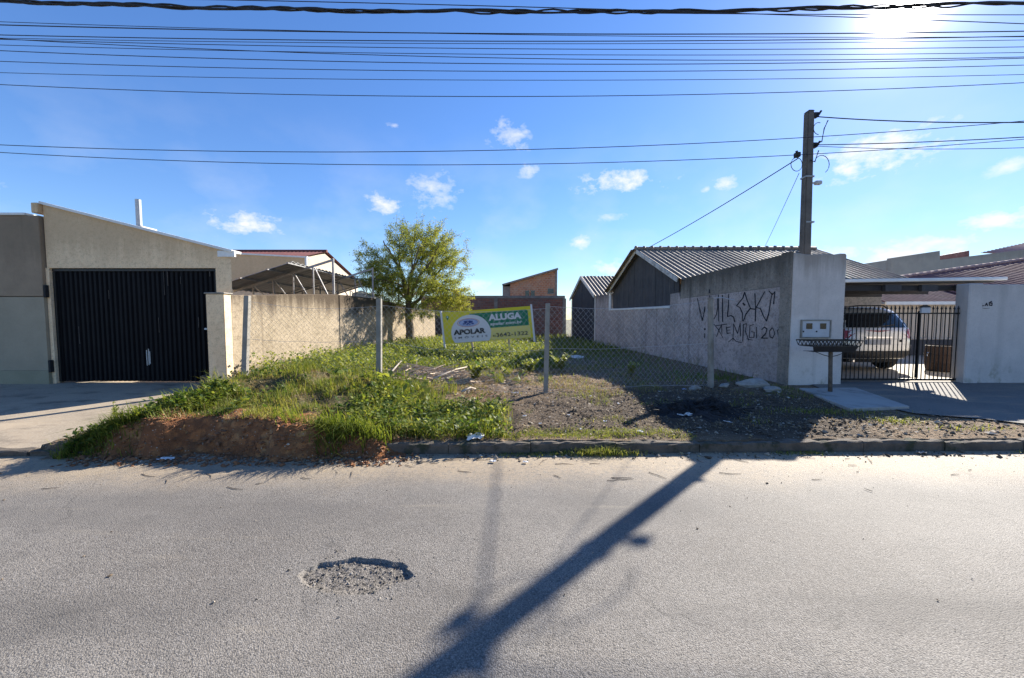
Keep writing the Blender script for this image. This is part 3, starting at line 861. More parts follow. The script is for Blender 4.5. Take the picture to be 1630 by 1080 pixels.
# house behind with dark red roof and cream gable
hb = thing('red_roof_house', 'cream gabled house with dark red tiled roof far behind the beige wall', 'house', (-14, 24, 0))
ap = at(517, 401, 24); X0 = ap.x
zr = ap.z; yb, yf = 29.0, 18.6
zb = at(567, 447, 29).z - .15; zf = zr - (zr - zb) * (24 - yf) / (yb - 24)
m = MB(); m.prism([(X0, yf, 0), (X0, yb, 0), (X0, yb, zb), (X0, 24, zr - .12), (X0, yf, zf)], (-8, 0, 0)); m.build('gable_wall', MT['cream'], hb)
m = corr((X0 - 8, yf - .3, zf - .03), (1, 0, 0), Vector((0, 24 - yf + .3, zr - zf + .03)), 8.15, 1, .24, .03, 6); m.build('roof', MT['redtile'], hb)
m = corr((X0 + .15, yb + .3, zb - .03), (-1, 0, 0), Vector((0, 24 - yb - .3, zr - zb + .03)), 8.15, 1, .24, .03, 6); m.build('roof', MT['redtile'], hb)
m = MB(); m.tube([(X0 - 8, 24, zr + .03), (X0 + .15, 24, zr + .03)], .1, 8); m.build('ridge', MT['redtile'], hb)

# ------------------------------------------------------------------ back of the lot
bkw = thing('rear_brick_wall', 'long dull red brick wall closing the back of the lot', 'wall', (0, 27, .3))
zt_b = at(800, 471, 27).z
m = MB(); m.box(-6.5, 3.7, 27, 27.2, .1, zt_b - .2); m.build('brickwork', MT['brick'], bkw)
m = MB(); m.box(-6.5, 3.78, 26.97, 27.22, zt_b - .198, zt_b); m.build('ring_beam', MT['concbeam'], bkw, bevel=.01)
for Xc in (-1.15, 3.74, -4.6):
    m = MB(); m.box(Xc - .12, Xc + .12, 26.96, 27.24, .1, zt_b - .202); m.build('column', MT['concbeam'], bkw)
dk = thing('dark_shed_wall', 'dark shed wall between the left wall and the billboard', 'shed', (-5, 25, .3))
m = MB(); m.box(-5.6, -4.2, 24.4, 24.6, .1, 2.0); m.build('wall', MT['darkwood'], dk)  # plain near-black wall panel
m = MB(); m.box(-5.7, -4.1, 24.3, 25.6, 2.001, 2.06); m.build('roof', MT['galv'], dk)
uh = thing('unfinished_brick_house', 'orange brick house with sloping roofline rising above the rear wall', 'house', (2, 34, 0))
q = [at(812, 452, 34), at(886, 430, 34)]
m = MB(); m.prism([(q[0].x, 34, 0), (q[1].x, 34, 0), (q[1].x, 34, q[1].z), (q[0].x, 34, q[0].z)], (0, 6, 0)); m.build('brick_wall', MT['brick2'], uh)
m = MB(); m.bar((q[0].x - .7, 36.9, q[0].z - .12), (q[1].x + .1, 36.9, q[1].z + .08), 6.4, .14, (0, 0, 1)); m.build('roof', MT['concbeam'], uh)
wl = at(800, 456, 34); m = MB(); m.box(wl.x, q[0].x - .003, 34.1, 39, 0, wl.z); m.build('side_wing', MT['concbeam'], uh)
m = MB(); m.box(q[1].x - .12, q[1].x + .06, 33.95, 34.1, 0, q[1].z - .05); m.build('corner_column', MT['concbeam'], uh)
for (xa, xb, ya, yb_) in ((836, 842, 463, 472), (845, 851, 463, 472), (872, 881, 460, 467)):
    p0, p1 = at(xa, ya, 34), at(xb, yb_, 34)
    m = MB(); m.box(p0.x, p1.x, 33.96, 33.99, p1.z, p0.z); fr = m.build('window', MT['glassdark'], uh)
    m = MB(); m.box(p0.x - .05, p1.x + .05, 33.93, 33.959, p1.z - .08, p1.z - .005); m.build('sill', MT['concbeam'], fr)

# ------------------------------------------------------------------ right boundary wall and the house on it
rw = thing('right_boundary_wall', 'grey roughcast boundary wall with spray-painted scrawl beside the lot', 'wall', (5.7, 9.5, .2))
def WP(Y, z, off=0.0): return Vector((wall_x_right(Y) - off, Y, z))
def yz(px, py):                       # photo pixel on the wall plane -> (Y, z)
    d = ray(px, py); k = d.x / d.y
    Y = (5.75 + .0923 * 8) / (k + .0923)
    return Y, CAM_Z + d.z / d.y * Y
th = Vector((.16, .015, 0))
Yf = 7.82
j0, j1 = yz(1082, 476), yz(1250, 456)
zj = lambda Y: j0[1] + (j1[1] - j0[1]) * (j0[0] - Y) / (j0[0] - j1[0])
m = MB(); m.prism([WP(Yf, 0), WP(12.7, 0), WP(12.72, 2.42), WP(12.2, 2.44), WP(12.1, zj(12.1)), WP(Yf, zj(Yf))], th); m.build('lower_wall', MT['rightwall'], rw)
ztop = 2.96
m = MB(); m.prism([WP(Yf, zj(Yf) + .008, -.012), WP(12.1, zj(12.1) + .008, -.012), WP(12.08, 2.86, -.012), WP(Yf, ztop, -.012)], th); m.build('upper_wall', MT['rightwall_top'], rw)
m = MB(); m.prism([WP(12.703, 0), WP(18.3, 0), WP(18.3, 1.99), WP(12.703, 1.95)], th); m.build('low_wall', MT['rightwall'], rw)
m = MB(); m.prism([WP(12.73, 1.952, .03), WP(18.3, 1.992, .03), WP(18.3, 2.07, .03), WP(12.73, 2.03, .03)], Vector((.22, .02, 0))); m.build('coping', MT['white'], rw, bevel=.008)
m = MB(); m.prism([WP(18.303, 0), WP(20.7, 0), WP(20.7, 2.85), WP(18.303, 2.80)], th); m.build('rear_wall', MT['rightwall'], rw)
m = MB(); m.prism([WP(18.31, 2.0, .03), WP(18.55, 2.0, .03), WP(18.55, 2.86, .03), WP(18.31, 2.86, .03)], (.2, .02, 0)); m.build('white_post', MT['white'], rw)
m = MB(); m.prism([WP(Yf, 0, .03), WP(Yf + .26, 0, .03), WP(Yf + .26, ztop + .02, .03), WP(Yf, ztop + .02, .03)], Vector((.05, 0, 0))); m.build('end_pier', MT['rightwall_top'], rw)
for (px) in (1074,):
    Yp, _ = yz(px, 540); m = MB(); m.prism([WP(Yp, .2, .02), WP(Yp + .12, .2, .02), WP(Yp + .12, 1.93, .02), WP(Yp, 1.93, .02)], Vector((.05, 0, 0))); m.build('pier', MT['rightwall'], rw, bevel=.006)

# spray-painted strokes, pixel polylines read off the photo and laid on the wall plane
def Z5(x, y): return (1095 + x * 170 / 1630.0, 450 + y * 110 / 1055.0)
strokes = [
    ([(148, 245), (180, 400), (222, 580), (250, 460), (262, 370)], 22),
    ([(330, 110), (328, 160)], 22), ([(335, 200), (345, 330)], 14),
    ([(400, 560), (440, 480), (455, 380), (452, 230)], 16), ([(468, 190), (472, 590)], 20), ([(530, 195), (532, 600)], 20),
    ([(625, 180), (622, 350), (606, 520), (660, 505), (700, 530), (715, 600)], 20),
    ([(868, 150), (840, 240), (745, 355), (800, 385), (835, 470), (832, 590)], 20),
    ([(868, 150), (905, 270), (960, 400), (1030, 410), (950, 400), (890, 480), (850, 590)], 20),
    ([(1025, 170), (1035, 400), (1030, 590)], 22), ([(1175, 140), (1110, 260), (1045, 380), (1110, 400), (1150, 500), (1200, 590)], 18),
    ([(1200, 590), (1235, 480), (1262, 300), (1290, 160)], 20), ([(1240, 130), (1290, 190), (1330, 140), (1310, 330)], 18),
    ([(845, 320), (870, 345)], 34),
    ([(260, 705), (262, 722)], 26), ([(262, 780), (255, 850)], 18), ([(300, 820), (400, 800)], 12),
    ([(400, 640), (470, 720), (540, 850)], 14), ([(520, 640), (470, 740), (440, 830)], 14), ([(430, 660), (600, 635)], 13), ([(515, 650), (520, 780)], 13),
    ([(590, 680), (600, 780), (650, 770)], 13), ([(590, 690), (650, 680)], 12), ([(595, 730), (645, 725)], 12),
    ([(690, 900), (700, 630), (760, 780), (800, 620), (805, 820)], 14), ([(620, 910), (690, 850), (740, 900), (820, 920)], 13),
    ([(840, 900), (850, 640), (900, 630), (880, 740), (930, 880)], 14), ([(1010, 640), (950, 660), (940, 840), (1010, 840), (1015, 760), (970, 750)], 13),
    ([(1045, 680), (1050, 850)], 13), ([(900, 860), (990, 880)], 10),
    ([(1130, 720), (1170, 680), (1210, 710), (1190, 780), (1125, 850), (1220, 850)], 20), ([(1290, 690), (1250, 740), (1255, 830), (1295, 850), (1330, 780), (1300, 700)], 16),
    ([(1400, 690), (1370, 740), (1385, 830), (1420, 830), (1440, 750), (1405, 700)], 15), ([(1520, 790), (1480, 800), (1470, 730), (1500, 690), (1525, 740), (1520, 860), (1470, 920)], 15),
]
gm = MB()
for poly, wd in strokes:
    w = wd * 170 / 1630.0 * .5
    for (a_, b_) in zip(poly[:-1], poly[1:]):
        ax, ay = Z5(*a_); bx, by = Z5(*b_)
        dx, dy = bx - ax, by - ay; L = math.hypot(dx, dy) or 1; dx, dy = dx / L, dy / L
        wj = w * (.68 + .35 * ((len(gm.v) * 7919) % 97) / 97.0); nx, ny = -dy * wj, dx * wj
        ax -= dx * w * .4; ay -= dy * w * .4; bx += dx * w * .4; by += dy * w * .4
        c4 = [(ax - nx, ay - ny), (bx - nx, by - ny), (bx + nx, by + ny), (ax + nx, ay + ny)]
        jit = .003 + .0004 * (len(gm.v) % 7)
        gm.add([WP(*yz(*p), jit) for p in c4], [(0, 1, 2, 3)])
gm.build('graffiti', MT['spray'], rw)

hs = thing('right_house', 'low house with weathered corrugated roof and dark boarded gable above the scrawled wall', 'house', (8.5, 12.2, .2))
ez, rz = 2.90, 4.37
E0 = WP(12.04, ez, .12); R0 = WP(15.25, rz, .12); B0 = WP(18.45, ez - .02, .12)
ev = E0 - (R0 - E0) * .05; ev.y -= .02
corr(ev, (1, 0, 0), (R0 - ev), 7.25, 1, .205, .024, 8, .008, 1).build('front_roof', MT['fibre'], hs)
corr(B0 + Vector((7.0, 0, 0)), (-1, 0, 0), (R0 - B0), 7.2, 1, .177, .028, 6, .008, 1).build('rear_roof', MT['fibre'], hs)
rp = None; nrt = 22
for k in range(nrt):
    xa = R0.x - .05 + k * 7.2 / nrt; m = MB()
    m.lathe((0, 0, 0), [(.10, 0), (.125, .02), (.115, .06), (.085, .09), (.08, 7.2 / nrt + .03)], 10)
    if rp is None:
        rp = m.build('ridge_tile', MT['fibre'], hs, rel=False); rp.rotation_euler = (0, R(90), 0); rp.location = Vector((xa, 15.25, rz + .02)) - rootloc(hs)
    else:
        dup(rp, hs, Vector((xa, 15.25, rz + .02 + random.uniform(-.006, .006))) - rootloc(hs))
# boarded gable, board by board, recessed behind the low wall
gy0, gy1 = 12.3, 18.25; nb = 22
for k in range(nb):
    ya = gy0 + (gy1 - gy0) * k / nb; yb_ = gy0 + (gy1 - gy0) * (k + 1) / nb - .012
    zz = lambda Y: ez + (rz - ez) * (1 - abs(Y - 15.25) / 3.21) - .05
    r_ = random.uniform(-.008, .008) + .06
    m = MB(); m.prism([WP(ya, 2.0, -r_), WP(yb_, 2.0, -r_), WP(yb_, zz(yb_), -r_)] + ([WP(15.25, rz - .05, -r_)] if ya < 15.25 < yb_ else []) + [WP(ya, zz(ya), -r_)], Vector((.03, 0, 0)))
    m.build('gable_board', MT['darkboard'], hs)
for (p0, p1) in ((E0, R0), (B0, R0)):
    m = MB(); o_ = Vector((-.015, 0, -.07)); m.bar(p0 + o_, p1 + o_, .03, .15); m.build('barge_board', MT['greybarge'], hs)
m = MB(); m.box(5.6, 12.3, 12.6, 12.8, .1, 2.75); m.build('front_wall', MT['rightwall_top'], hs)
m = MB(); m.box(12.0, 12.2, 12.802, 18, .1, 2.8); m.build('end_wall', MT['rightwall_top'], hs)
m = MB(); m.box(9.4, 10.3, 12.56, 12.598, .2, 2.3); d_ = m.build('doorway', MT['darkwood'], hs)
m = MB(); m.box(5.8, 12.25, 11.78, 11.84, 2.71, 2.83); m.build('fascia', MT['darkwood'], hs)

# carport roof between pillar and right wall
ct = thing('carport_roof', 'flat carport roof with white front edge over the silver car', 'roof', (8.8, 10, 2.4))
cl_, cr_ = P(1347, 450, 8.25), P(1600, 443, 8.25)
m = MB(); m.hexa([(6.0, 8.3, 2.36), (10.55, 8.3, 2.39), (10.6, 12.4, 2.52), (6.0, 12.4, 2.50)], [(6.0, 8.3, 2.40), (10.55, 8.3, 2.43), (10.6, 12.4, 2.56), (6.0, 12.4, 2.54)]); m.build('roof_panel', MT['darkboard'], ct)
m = MB(); m.bar((6.4, 8.26, 2.405), (10.75, 8.26, 2.47), .07, .07); m.build('front_gutter', MT['white'], ct, bevel=.01)
for yb_ in (8.42, 9.6, 10.8):
    m = MB(); m.box(6.2, 10.55, yb_, yb_ + .08, 2.22, 2.34); m.build('beam', MT['darkwood'], ct)
for k in range(3):
    Xa = (8.2, 9.0, 9.8)[k]; m = MB(); m.box(Xa, Xa + .35, 8.32, 8.40, 2.2, 2.345); m.build('bracket', MT['darkboard'], ct)

# second gabled shed at the back right
sh = thing('rear_gabled_shed', 'small shed with black panels for the shade in its open gable and corrugated roof beyond the house', 'shed', (5.5, 21, .2))
e1, r1, b1 = WP(20.72, 2.88, .05), WP(23.5, 4.22, .05), WP(26.2, 2.95, .05)
corr(e1 - (r1 - e1) * .06, (1, 0, 0), (r1 - e1) * 1.06, 5, 1, .22, .032, 6).build('front_roof', MT['fibre'], sh)
corr(b1 + Vector((5, 0, 0)), (-1, 0, 0), (r1 - b1), 5, 1, .177, .028, 6).build('rear_roof', MT['fibre'], sh)
m = MB(); m.prism([WP(20.72, 0, -.05), WP(26.2, 0, -.05), WP(26.2, 2.9, -.05), WP(23.5, 4.12, -.05), WP(20.72, 2.8, -.05)], (.15, .01, 0)); m.build('gable_wall', MT['greybarge'], sh)
for (ya, yb_) in ((21.1, 23.45), (23.5, 25.85)):
    zz = lambda Y: 2.75 + 1.25 * (1 - abs(Y - 23.5) / 2.75)
    m = MB(); m.prism([WP(ya, .25, -.02), WP(yb_, .25, -.02), WP(yb_, zz(yb_), -.02), WP(ya, zz(ya), -.02)], (.04, 0, 0)); m.build('doorway', MT['darkwood'], sh)  # near-black sheets standing in for the shade inside the open gable
for (p0, p1) in ((e1, r1), (b1, r1)):
    m = MB(); m.bar(p0 + Vector((-.03, 0, -.07)), p1 + Vector((-.03, 0, -.07)), .04, .18); m.build('barge_board', MT['greybarge'], sh)
m = MB(); m.box(5.0, 9.0, 20.75, 20.9, 0, 2.8); m.build('side_wall', MT['rightwall'], sh)

# ------------------------------------------------------------------ white meter pillar, pole, wires
pl = thing('white_pillar', 'tall white rendered meter pillar with a grey double meter box', 'pillar', (6.3, 7.9, .2))
px0, px1 = P(1258, 540, 7.8).x, P(1342, 540, 7.8).x
pzt = P(1300, 404, 7.8).z
m = MB(); nn = 8
poly = [(px0, 7.8, .05), (px1, 7.8, .05), (px1, 7.8, pzt - .03), (px1 - .02, 7.8, pzt)] + [(px1 - (px1 - px0) * k / nn, 7.8, pzt + random.uniform(-.02, .015)) for k in range(1, nn)] + [(px0 + .01, 7.8, pzt + .02)]
m.prism(poly, (0, .27, 0)); m.build('body', MT['whitewall'], pl, bevel=.012)
b0, b1_ = P(1277, 511, 7.78), P(1320, 537, 7.78)
m = MB(); m.box(b0.x, b1_.x, 7.775, 7.799, b1_.z, b0.z); mbx = m.build('meter_box', MT['meter'], pl, bevel=.006)
for (xa, xb) in ((1284, 1293), (1306, 1315)):
    w0, w1 = P(xa, 515, 7.77), P(xb, 524, 7.77); m = MB(); m.box(w0.x, w1.x, 7.768, 7.774, w1.z, w0.z); m.build('glass', MT['glassdark'], mbx)
m = MB(); fw = .022
m.box(b0.x - fw, b1_.x + fw, 7.76, 7.798, b0.z + .001, b0.z + fw); m.box(b0.x - fw, b1_.x + fw, 7.76, 7.798, b1_.z - fw, b1_.z - .001)
m.box(b0.x - fw, b0.x - .001, 7.76, 7.798, b1_.z, b0.z); m.box(b1_.x + .001, b1_.x + fw, 7.76, 7.798, b1_.z, b0.z); m.build('frame', MT['postconc'], mbx)
for px in (1279, 1300):
    w0 = P(px, 528, 7.77); m = MB(); m.box(w0.x - .012, w0.x + .012, 7.766, 7.774, w0.z - .015, w0.z + .015); m.build('lock', MT['rubber'], mbx)

PY = 8.28
pole = thing('utility_pole', 'tapered square concrete service pole standing behind the white pillar', 'pole', (6.5, PY, .2))
p0, p1 = at(1281, 405, PY), at(1288, 179, PY)
pb = p0 + (p0 - p1).normalized() * 2.75
def sqr(c, h): return [(c.x - h, c.y - h, c.z), (c.x + h, c.y - h, c.z), (c.x + h, c.y + h, c.z), (c.x - h, c.y + h, c.z)]
m = MB(); m.hexa(sqr(pb, .092), sqr(p1, .072)); m.build('shaft', MT['poleconc'], pole, bevel=.02, segs=2)
m = MB(); tp = p1 + Vector((0, 0, .03)); m.hexa(sqr(p1 + Vector((0, 0, .001)), .068), sqr(tp + Vector((.01, 0, 0)), .045)); m.build('cap', MT['poleconc'], pole)
for (px, py, dx) in ((1298, 184, 1), (1296, 232, 1), (1269, 247, -1)):
    c = at(px, py, PY - .02); m = MB(); m.box(c.x - .05, c.x + .05, c.y - .05, c.y + .05, c.z - .05, c.z + .05); cc = m.build('clamp', MT['blackplastic'], pole, bevel=.012)
    m = MB(); m.tube([(c.x, c.y - .06, c.z - .05), (c.x + dx * .07, c.y - .06, c.z + .06)], .022, 8); m.build('insulator', MT['cable'], cc)
m = MB(); c = at(1302, 291, PY - .05); m.box(c.x - .07, c.x + .07, c.y - .05, c.y + .05, c.z - .045, c.z + .035)
lm = m.build('security_lamp', MT['meter'], pole, bevel=.02); m = MB(); m.bar((c.x - .22, c.y + .02, c.z - .03), (c.x - .06, c.y, c.z), .03); m.build('bracket', MT['meter'], lm)
for (py) in (283, 355):
    c = at(1285, py, PY); m = MB(); hh = .088
    m.hexa(sqr(c + Vector((0, 0, -.015)), hh), sqr(c + Vector((0, 0, .015)), hh)); m.build('strap', MT['galv'], pole)
lp = MB()
for (cx, cy, r_, a0_, a1_) in ((1268, 262, 9, 60, 420), (1308, 262, 12, 200, 420), (1303, 205, 8, 90, 300)):
    pts = [at(cx + r_ * math.cos(R(t)), cy + r_ * 1.2 * math.sin(R(t)), PY - .12) for t in range(a0_, a1_ + 1, 20)]
    lp.tube(pts, .007, 5)
lp.tube([at(1297, 230, PY - .1), at(1308, 226, PY - .12), at(1312, 205, PY - .12), at(1318, 192, PY - .1)], .012, 5)
lp.tube([at(1290, 255, PY - .1), at(1297, 258, PY - .12), at(1303, 240, PY - .12)], .012, 5)
lp.build('jumper_loops', MT['cable'], pole)

def sag(p, q, drop, n=24):
    p, q = Vector(p), Vector(q)
    return [p.lerp(q, t / n) - Vector((0, 0, drop * 4 * (t / n) * (1 - t / n))) for t in range(n + 1)]
def through(pts, Y0, Y1, n=40):           # curve through three photo points, extended past the frame
    (xa, ya), (xb, yb_), (xc, yc) = pts
    A = np.array([[x * x, x, 1] for x in (xa, xb, xc)], float); k = np.linalg.solve(A, np.array([ya, yb_, yc], float))
    out = []
    for x in np.linspace(-260, 1890, n):
        t = (x + 260) / 2150.0
        out.append(at(x, float(k @ np.array([x * x, x, 1])), Y0 + (Y1 - Y0) * t))
    return out
wires = [  # three photo points, distance left/right, radius, label
    ([(0, -6), (352, 0), (820, 11)], 5.0, 5.0, .0065, 'thin cable just above the thick twisted bundle on the left'),
    ([(0, 4), (815, 19), (1630, 24)], 5.15, 5.1, .006, 'thin cable hanging right against the thick twisted bundle'),
    ([(0, 40), (815, 54), (1630, 50)], 5.4, 5.4, .0085, 'darkest straight cable, first one below the thick bundle'),
    ([(0, 35), (815, 55.5), (1630, 59)], 5.6, 5.5, .005, 'thin wire closely pairing the darkest straight cable'),
    ([(0, 56), (815, 66), (1630, 58)], 5.7, 5.7, .0075, 'second dark cable below the thick bundle'),
    ([(0, 61), (815, 70), (1630, 64)], 5.9, 5.7, .005, 'thin wire directly under the second dark cable'),
    ([(0, 63), (815, 78), (1630, 75)], 5.9, 5.8, .006, 'wire in the middle of the dense group of crossing wires'),
    ([(0, 72), (815, 87), (1630, 84)], 6.0, 5.9, .0055, 'wire just above the lowest of the crossing group'),
    ([(0, 62), (815, 93), (1630, 91)], 6.0, 6.0, .0065, 'slanting wire that crosses several others on the left'),
    ([(0, 81), (815, 102), (1630, 93)], 6.1, 6.0, .007, 'last dark wire of the dense crossing group'),
    ([(0, 98), (815, 114), (1630, 104)], 6.2, 6.1, .0065, 'first of three well spaced wires under the dense group'),
    ([(0, 116), (815, 128), (1630, 119)], 6.3, 6.2, .0055, 'middle of three well spaced wires under the dense group'),
    ([(0, 135), (815, 154), (1630, 132)], 6.4, 6.3, .007, 'lowest of three well spaced wires under the dense group'),
    ([(0, 231), (815, 239), (1630, 193)], 6.6, 7.0, .008, 'lone cable crossing in front of the pole below its top'),
    ([(0, 243), (815, 262), (1630, 222)], 6.8, 7.2, .008, 'lowest cable crossing the sky and passing the pole clamps'),
]
for pts, y0, y1, r_, lab in wires:
    tagp(MB().tube(through(pts, y0, y1), r_ * .78, 5).build('overhead_wire', MT['cable'], smooth=True), lab, 'wire', 'overhead wires along the street')
# thick twisted bundle
base = through([(0, 1), (815, 19), (1630, 4)], 5.2, 5.2, 150)
bt = MB()
for k in range(4):
    pts = []
    for i_, p in enumerate(base):
        t = i_ * .55 + k * math.pi / 2 + 1.3 * math.sin(i_ * .21 + k)
        rr_ = .017 + .008 * math.sin(i_ * .37 + k * 2)
        pts.append(p + Vector((0, math.cos(t) * rr_, math.sin(t) * rr_)))
    bt.tube(pts, .0105, 5)
tagp(bt.build('cable_bundle', MT['cable'], smooth=True), 'thick black bundle of twisted telephone cables along the top', 'cable')
for i_, (a_, b_, dr, r_, lab) in enumerate([
    (at(1299, 186, PY - .1), at(1830, 188, 6.6), .10, .011, 'twisted service cable leaving the pole top to the right'),
    (at(1299, 231, PY - .1), at(1830, 205, 6.8), .05, .009, 'upper service wire from the middle pole clamp to the right'),
    (at(1299, 233, PY - .1), at(1830, 226, 6.8), .09, .006, 'thin slack wire from the middle pole clamp to the right'),
    (at(1271, 252, PY - .1), at(1033, 394, 13.5), .05, .011, 'service drop from the pole down to the house roof ridge'),
    (at(1272, 276, PY - .1), at(1216, 396, 14.5), .02, .006, 'thin steep drop wire from the pole to the corrugated roof')]):
    tagp(MB().tube(sag(a_, b_, dr), r_, 5).build('service_wire', MT['cable'], smooth=True), lab, 'wire', 'service wires at the concrete pole')

# ------------------------------------------------------------------ right: wall, gate, neighbours
rwl = thing('right_front_wall', 'white street wall with a small black scrawl right of the iron gate', 'wall', (12, 8, .2))
wx = P(1537, 540, 7.95).x; wz = P(1560, 453, 7.95).z
m = MB(); m.box(wx + .30, 18, 7.97, 8.15, .05, wz); m.build('body', MT['whitewall2'], rwl, bevel=.01)
m = MB(); m.box(wx, wx + .296, 7.93, 8.19, .05, wz + .02); m.build('end_pier', MT['whitewall2'], rwl, bevel=.018)
lac = [([(700, 75), (698, 100)], 8), ([(698, 100), (716, 96)], 8), ([(726, 100), (742, 72), (752, 98)], 8), ([(730, 90), (750, 88)], 7), ([(790, 55), (765, 70), (768, 92), (790, 95), (792, 70), (775, 74)], 9), ([(705, 118), (735, 122), (768, 118)], 3)]
gm = MB()
for poly, w_ in lac:
    pts = [at(1440 + x * 190 / 1080., 470 + y * 190 / 1080., 7.967 - .0005 * len(gm.v) / 8) for x, y in poly]
    for a_, b_ in zip(pts[:-1], pts[1:]):
        d = (b_ - a_).normalized(); nrm = Vector((-d.z, 0, d.x)) * w_ * .0012; b_ = b_ + d * .004
        gm.add([a_ - nrm, b_ - nrm, b_ + nrm, a_ + nrm], [(0, 1, 2, 3)])
gm.build('graffiti', MT['spray'], rwl)

ig = thing('iron_bar_gate', 'black iron bar gate with spear points in front of the parked car', 'gate', (8.4, 8.06, .2))
gxa, gxb = px1 + .01, wx - .01
gzb, gzr = .27, P(1440, 498, 8.06).z
gzt = P(1440, 488, 8.06).z
nb = 30; bar0 = None
for k in range(nb):
    X = gxa + .05 + (gxb - gxa - .1) * k / (nb - 1)
    if bar0 is None:
        m = MB(); m.box(-.0065, .0065, -.0065, .0065, 0, gzt - .07 - gzb); bar0 = m.build('bar', MT['blackiron'], ig, rel=False)
        m = MB(); m.lathe((0, 0, gzt - .07 - gzb), [(.008, 0), (.02, .018), (.016, .03), (.003, .085)], 6); tip0 = m.build('spear_tip', MT['blackiron'], bar0, rel=False)
        bar0.location = Vector((X, 8.06, gzb)) - ig.location
    else:
        b_ = dup(bar0, ig, Vector((X, 8.06, gzb)) - ig.location); dup(tip0, b_, Vector((0, 0, 0)))
for zz, h_ in ((gzr - .03, .03), (gzb - .005, .045)):
    m = MB(); m.box(gxa, gxb, 8.07, 8.095, zz, zz + h_); m.build('rail', MT['blackiron'], ig)
m = MB(); Xm = P(1464, 540, 8.06).x; m.box(Xm - .02, Xm + .02, 8.072, 8.11, gzb + .05, gzt - .1); m.build('meeting_stile', MT['blackiron'], ig)
c = P(1472, 492, 8.03); m = MB(); m.box(c.x - .09, c.x + .1, 8.0, 8.05, c.z - .09, c.z + .03); lb = m.build('letter_box', MT['meter'], ig, bevel=.008)
m = MB(); m.prism([(c.x - .13, 8.0, c.z + .031), (c.x + .13, 8.0, c.z + .031), (c.x, 8.0, c.z + .085)], (0, .06, 0)); m.build('lid', MT['blackiron'], lb)

# ---- car, rear towards the street
CX, CY, CZ = P(1463, 560, 9.5).x - 1.09, 9.4, pz(9, 10)
car = thing('parked_car', 'silver estate car parked tail first behind the iron bar gate', 'car', (CX, CY, CZ))
prof = [  # z, half width, rear y, front y
    (.34, .80, .10, 4.28), (.44, .86, .03, 4.36), (.60, .885, .0, 4.40), (.78, .90, .0, 4.40), (.93, .905, .03, 4.36), (1.02, .895, .05, 4.15), (1.07, .88, .07, 3.3), (1.12, .86, .09, 3.12), (1.30, .80, .18, 2.78), (1.46, .735, .29, 2.45), (1.56, .68, .38, 2.2), (1.625, .60, .52, 2.0), (1.665, .46, .75, 1.8), (1.68, .2, 1.0, 1.6)]
PZ = np.array(prof); EXP = 5.5
def lev(z): return [float(np.interp(z, PZ[:, 0], PZ[:, k])) for k in (1, 2, 3)]
def ring(z, n=56):
    hw, yr, yf = lev(z); c_, hl = (yr + yf) / 2, (yf - yr) / 2; o = []
    for k in range(n):
        t = 2 * math.pi * (k + .5) / n; cs, sn = math.cos(t), math.sin(t)
        o.append((hw * math.copysign(abs(cs) ** (2 / EXP), cs), c_ + hl * math.copysign(abs(sn) ** (2 / (EXP + 4)), sn), z))
    return o
m = MB(); zs = sorted(set(list(PZ[:, 0]) + [.5, .7, .86, 1.2, 1.38])); n = 56
for z in zs: m.v += [(CX + x, CY + y, CZ + zz) for x, y, zz in ring(z)]
for i in range(len(zs) - 1):
    for k in range(n): m.f.append((i * n + k, i * n + (k + 1) % n, (i + 1) * n + (k + 1) % n, (i + 1) * n + k))
m.f.append(tuple(reversed(range(n)))); m.f.append(tuple((len(zs) - 1) * n + k for k in range(n)))
m.build('body', MT['carpaint'], car, smooth=True)
def rear_pt(x, z, off):
    hw, yr, yf = lev(z); c_, hl = (yr + yf) / 2, (yf - yr) / 2
    k = max(0, 1 - min(1, abs(x) / hw) ** EXP) ** (1 / (EXP + 4))
    return Vector((CX + x, CY + c_ - hl * k - off, CZ + z))
def rear_patch(x0, x1, z0, z1, off, inset=0.0, nx=12, nz=6):
    m = MB()
    for j in range(nz + 1):
        z = z0 + (z1 - z0) * j / nz
        for i in range(nx + 1):
            x = x0 + (x1 - x0) * i / nx
            x *= 1 - inset * (j / nz)
            m.v.append(tuple(rear_pt(x, z, off)))
    for j in range(nz):
        for i in range(nx):
            a_ = j * (nx + 1) + i; m.f.append((a_, a_ + 1, a_ + nx + 2, a_ + nx + 1))
    t = len(m.v)
    return m
def side_patch(s_, y0, y1, z0, z1, off, rake0=0, rake1=0):
    m = MB(); nx, nz = 8, 5
    for j in range(nz + 1):
        f = j / nz; z = z0 + (z1 - z0) * f
        hw, yr, yf = lev(z)
        for i in range(nx + 1):
            y = (y0 + rake0 * f) + ((y1 + rake1 * f) - (y0 + rake0 * f)) * i / nx
            c_, hl = (yr + yf) / 2, (yf - yr) / 2
            k = max(0, 1 - min(1, abs(y - c_) / hl) ** (EXP + 4)) ** (1 / EXP)
            m.v.append((CX + s_ * (hw * k + off), CY + y, CZ + z))
    for j in range(nz):
        for i in range(nx):
            a_ = j * (nx + 1) + i; m.f.append((a_, a_ + 1, a_ + nx + 2, a_ + nx + 1))
    return m
rear_patch(-.72, .72, 1.13, 1.50, .006, .12).build('rear_window', MT['glassdark'], car, smooth=True)
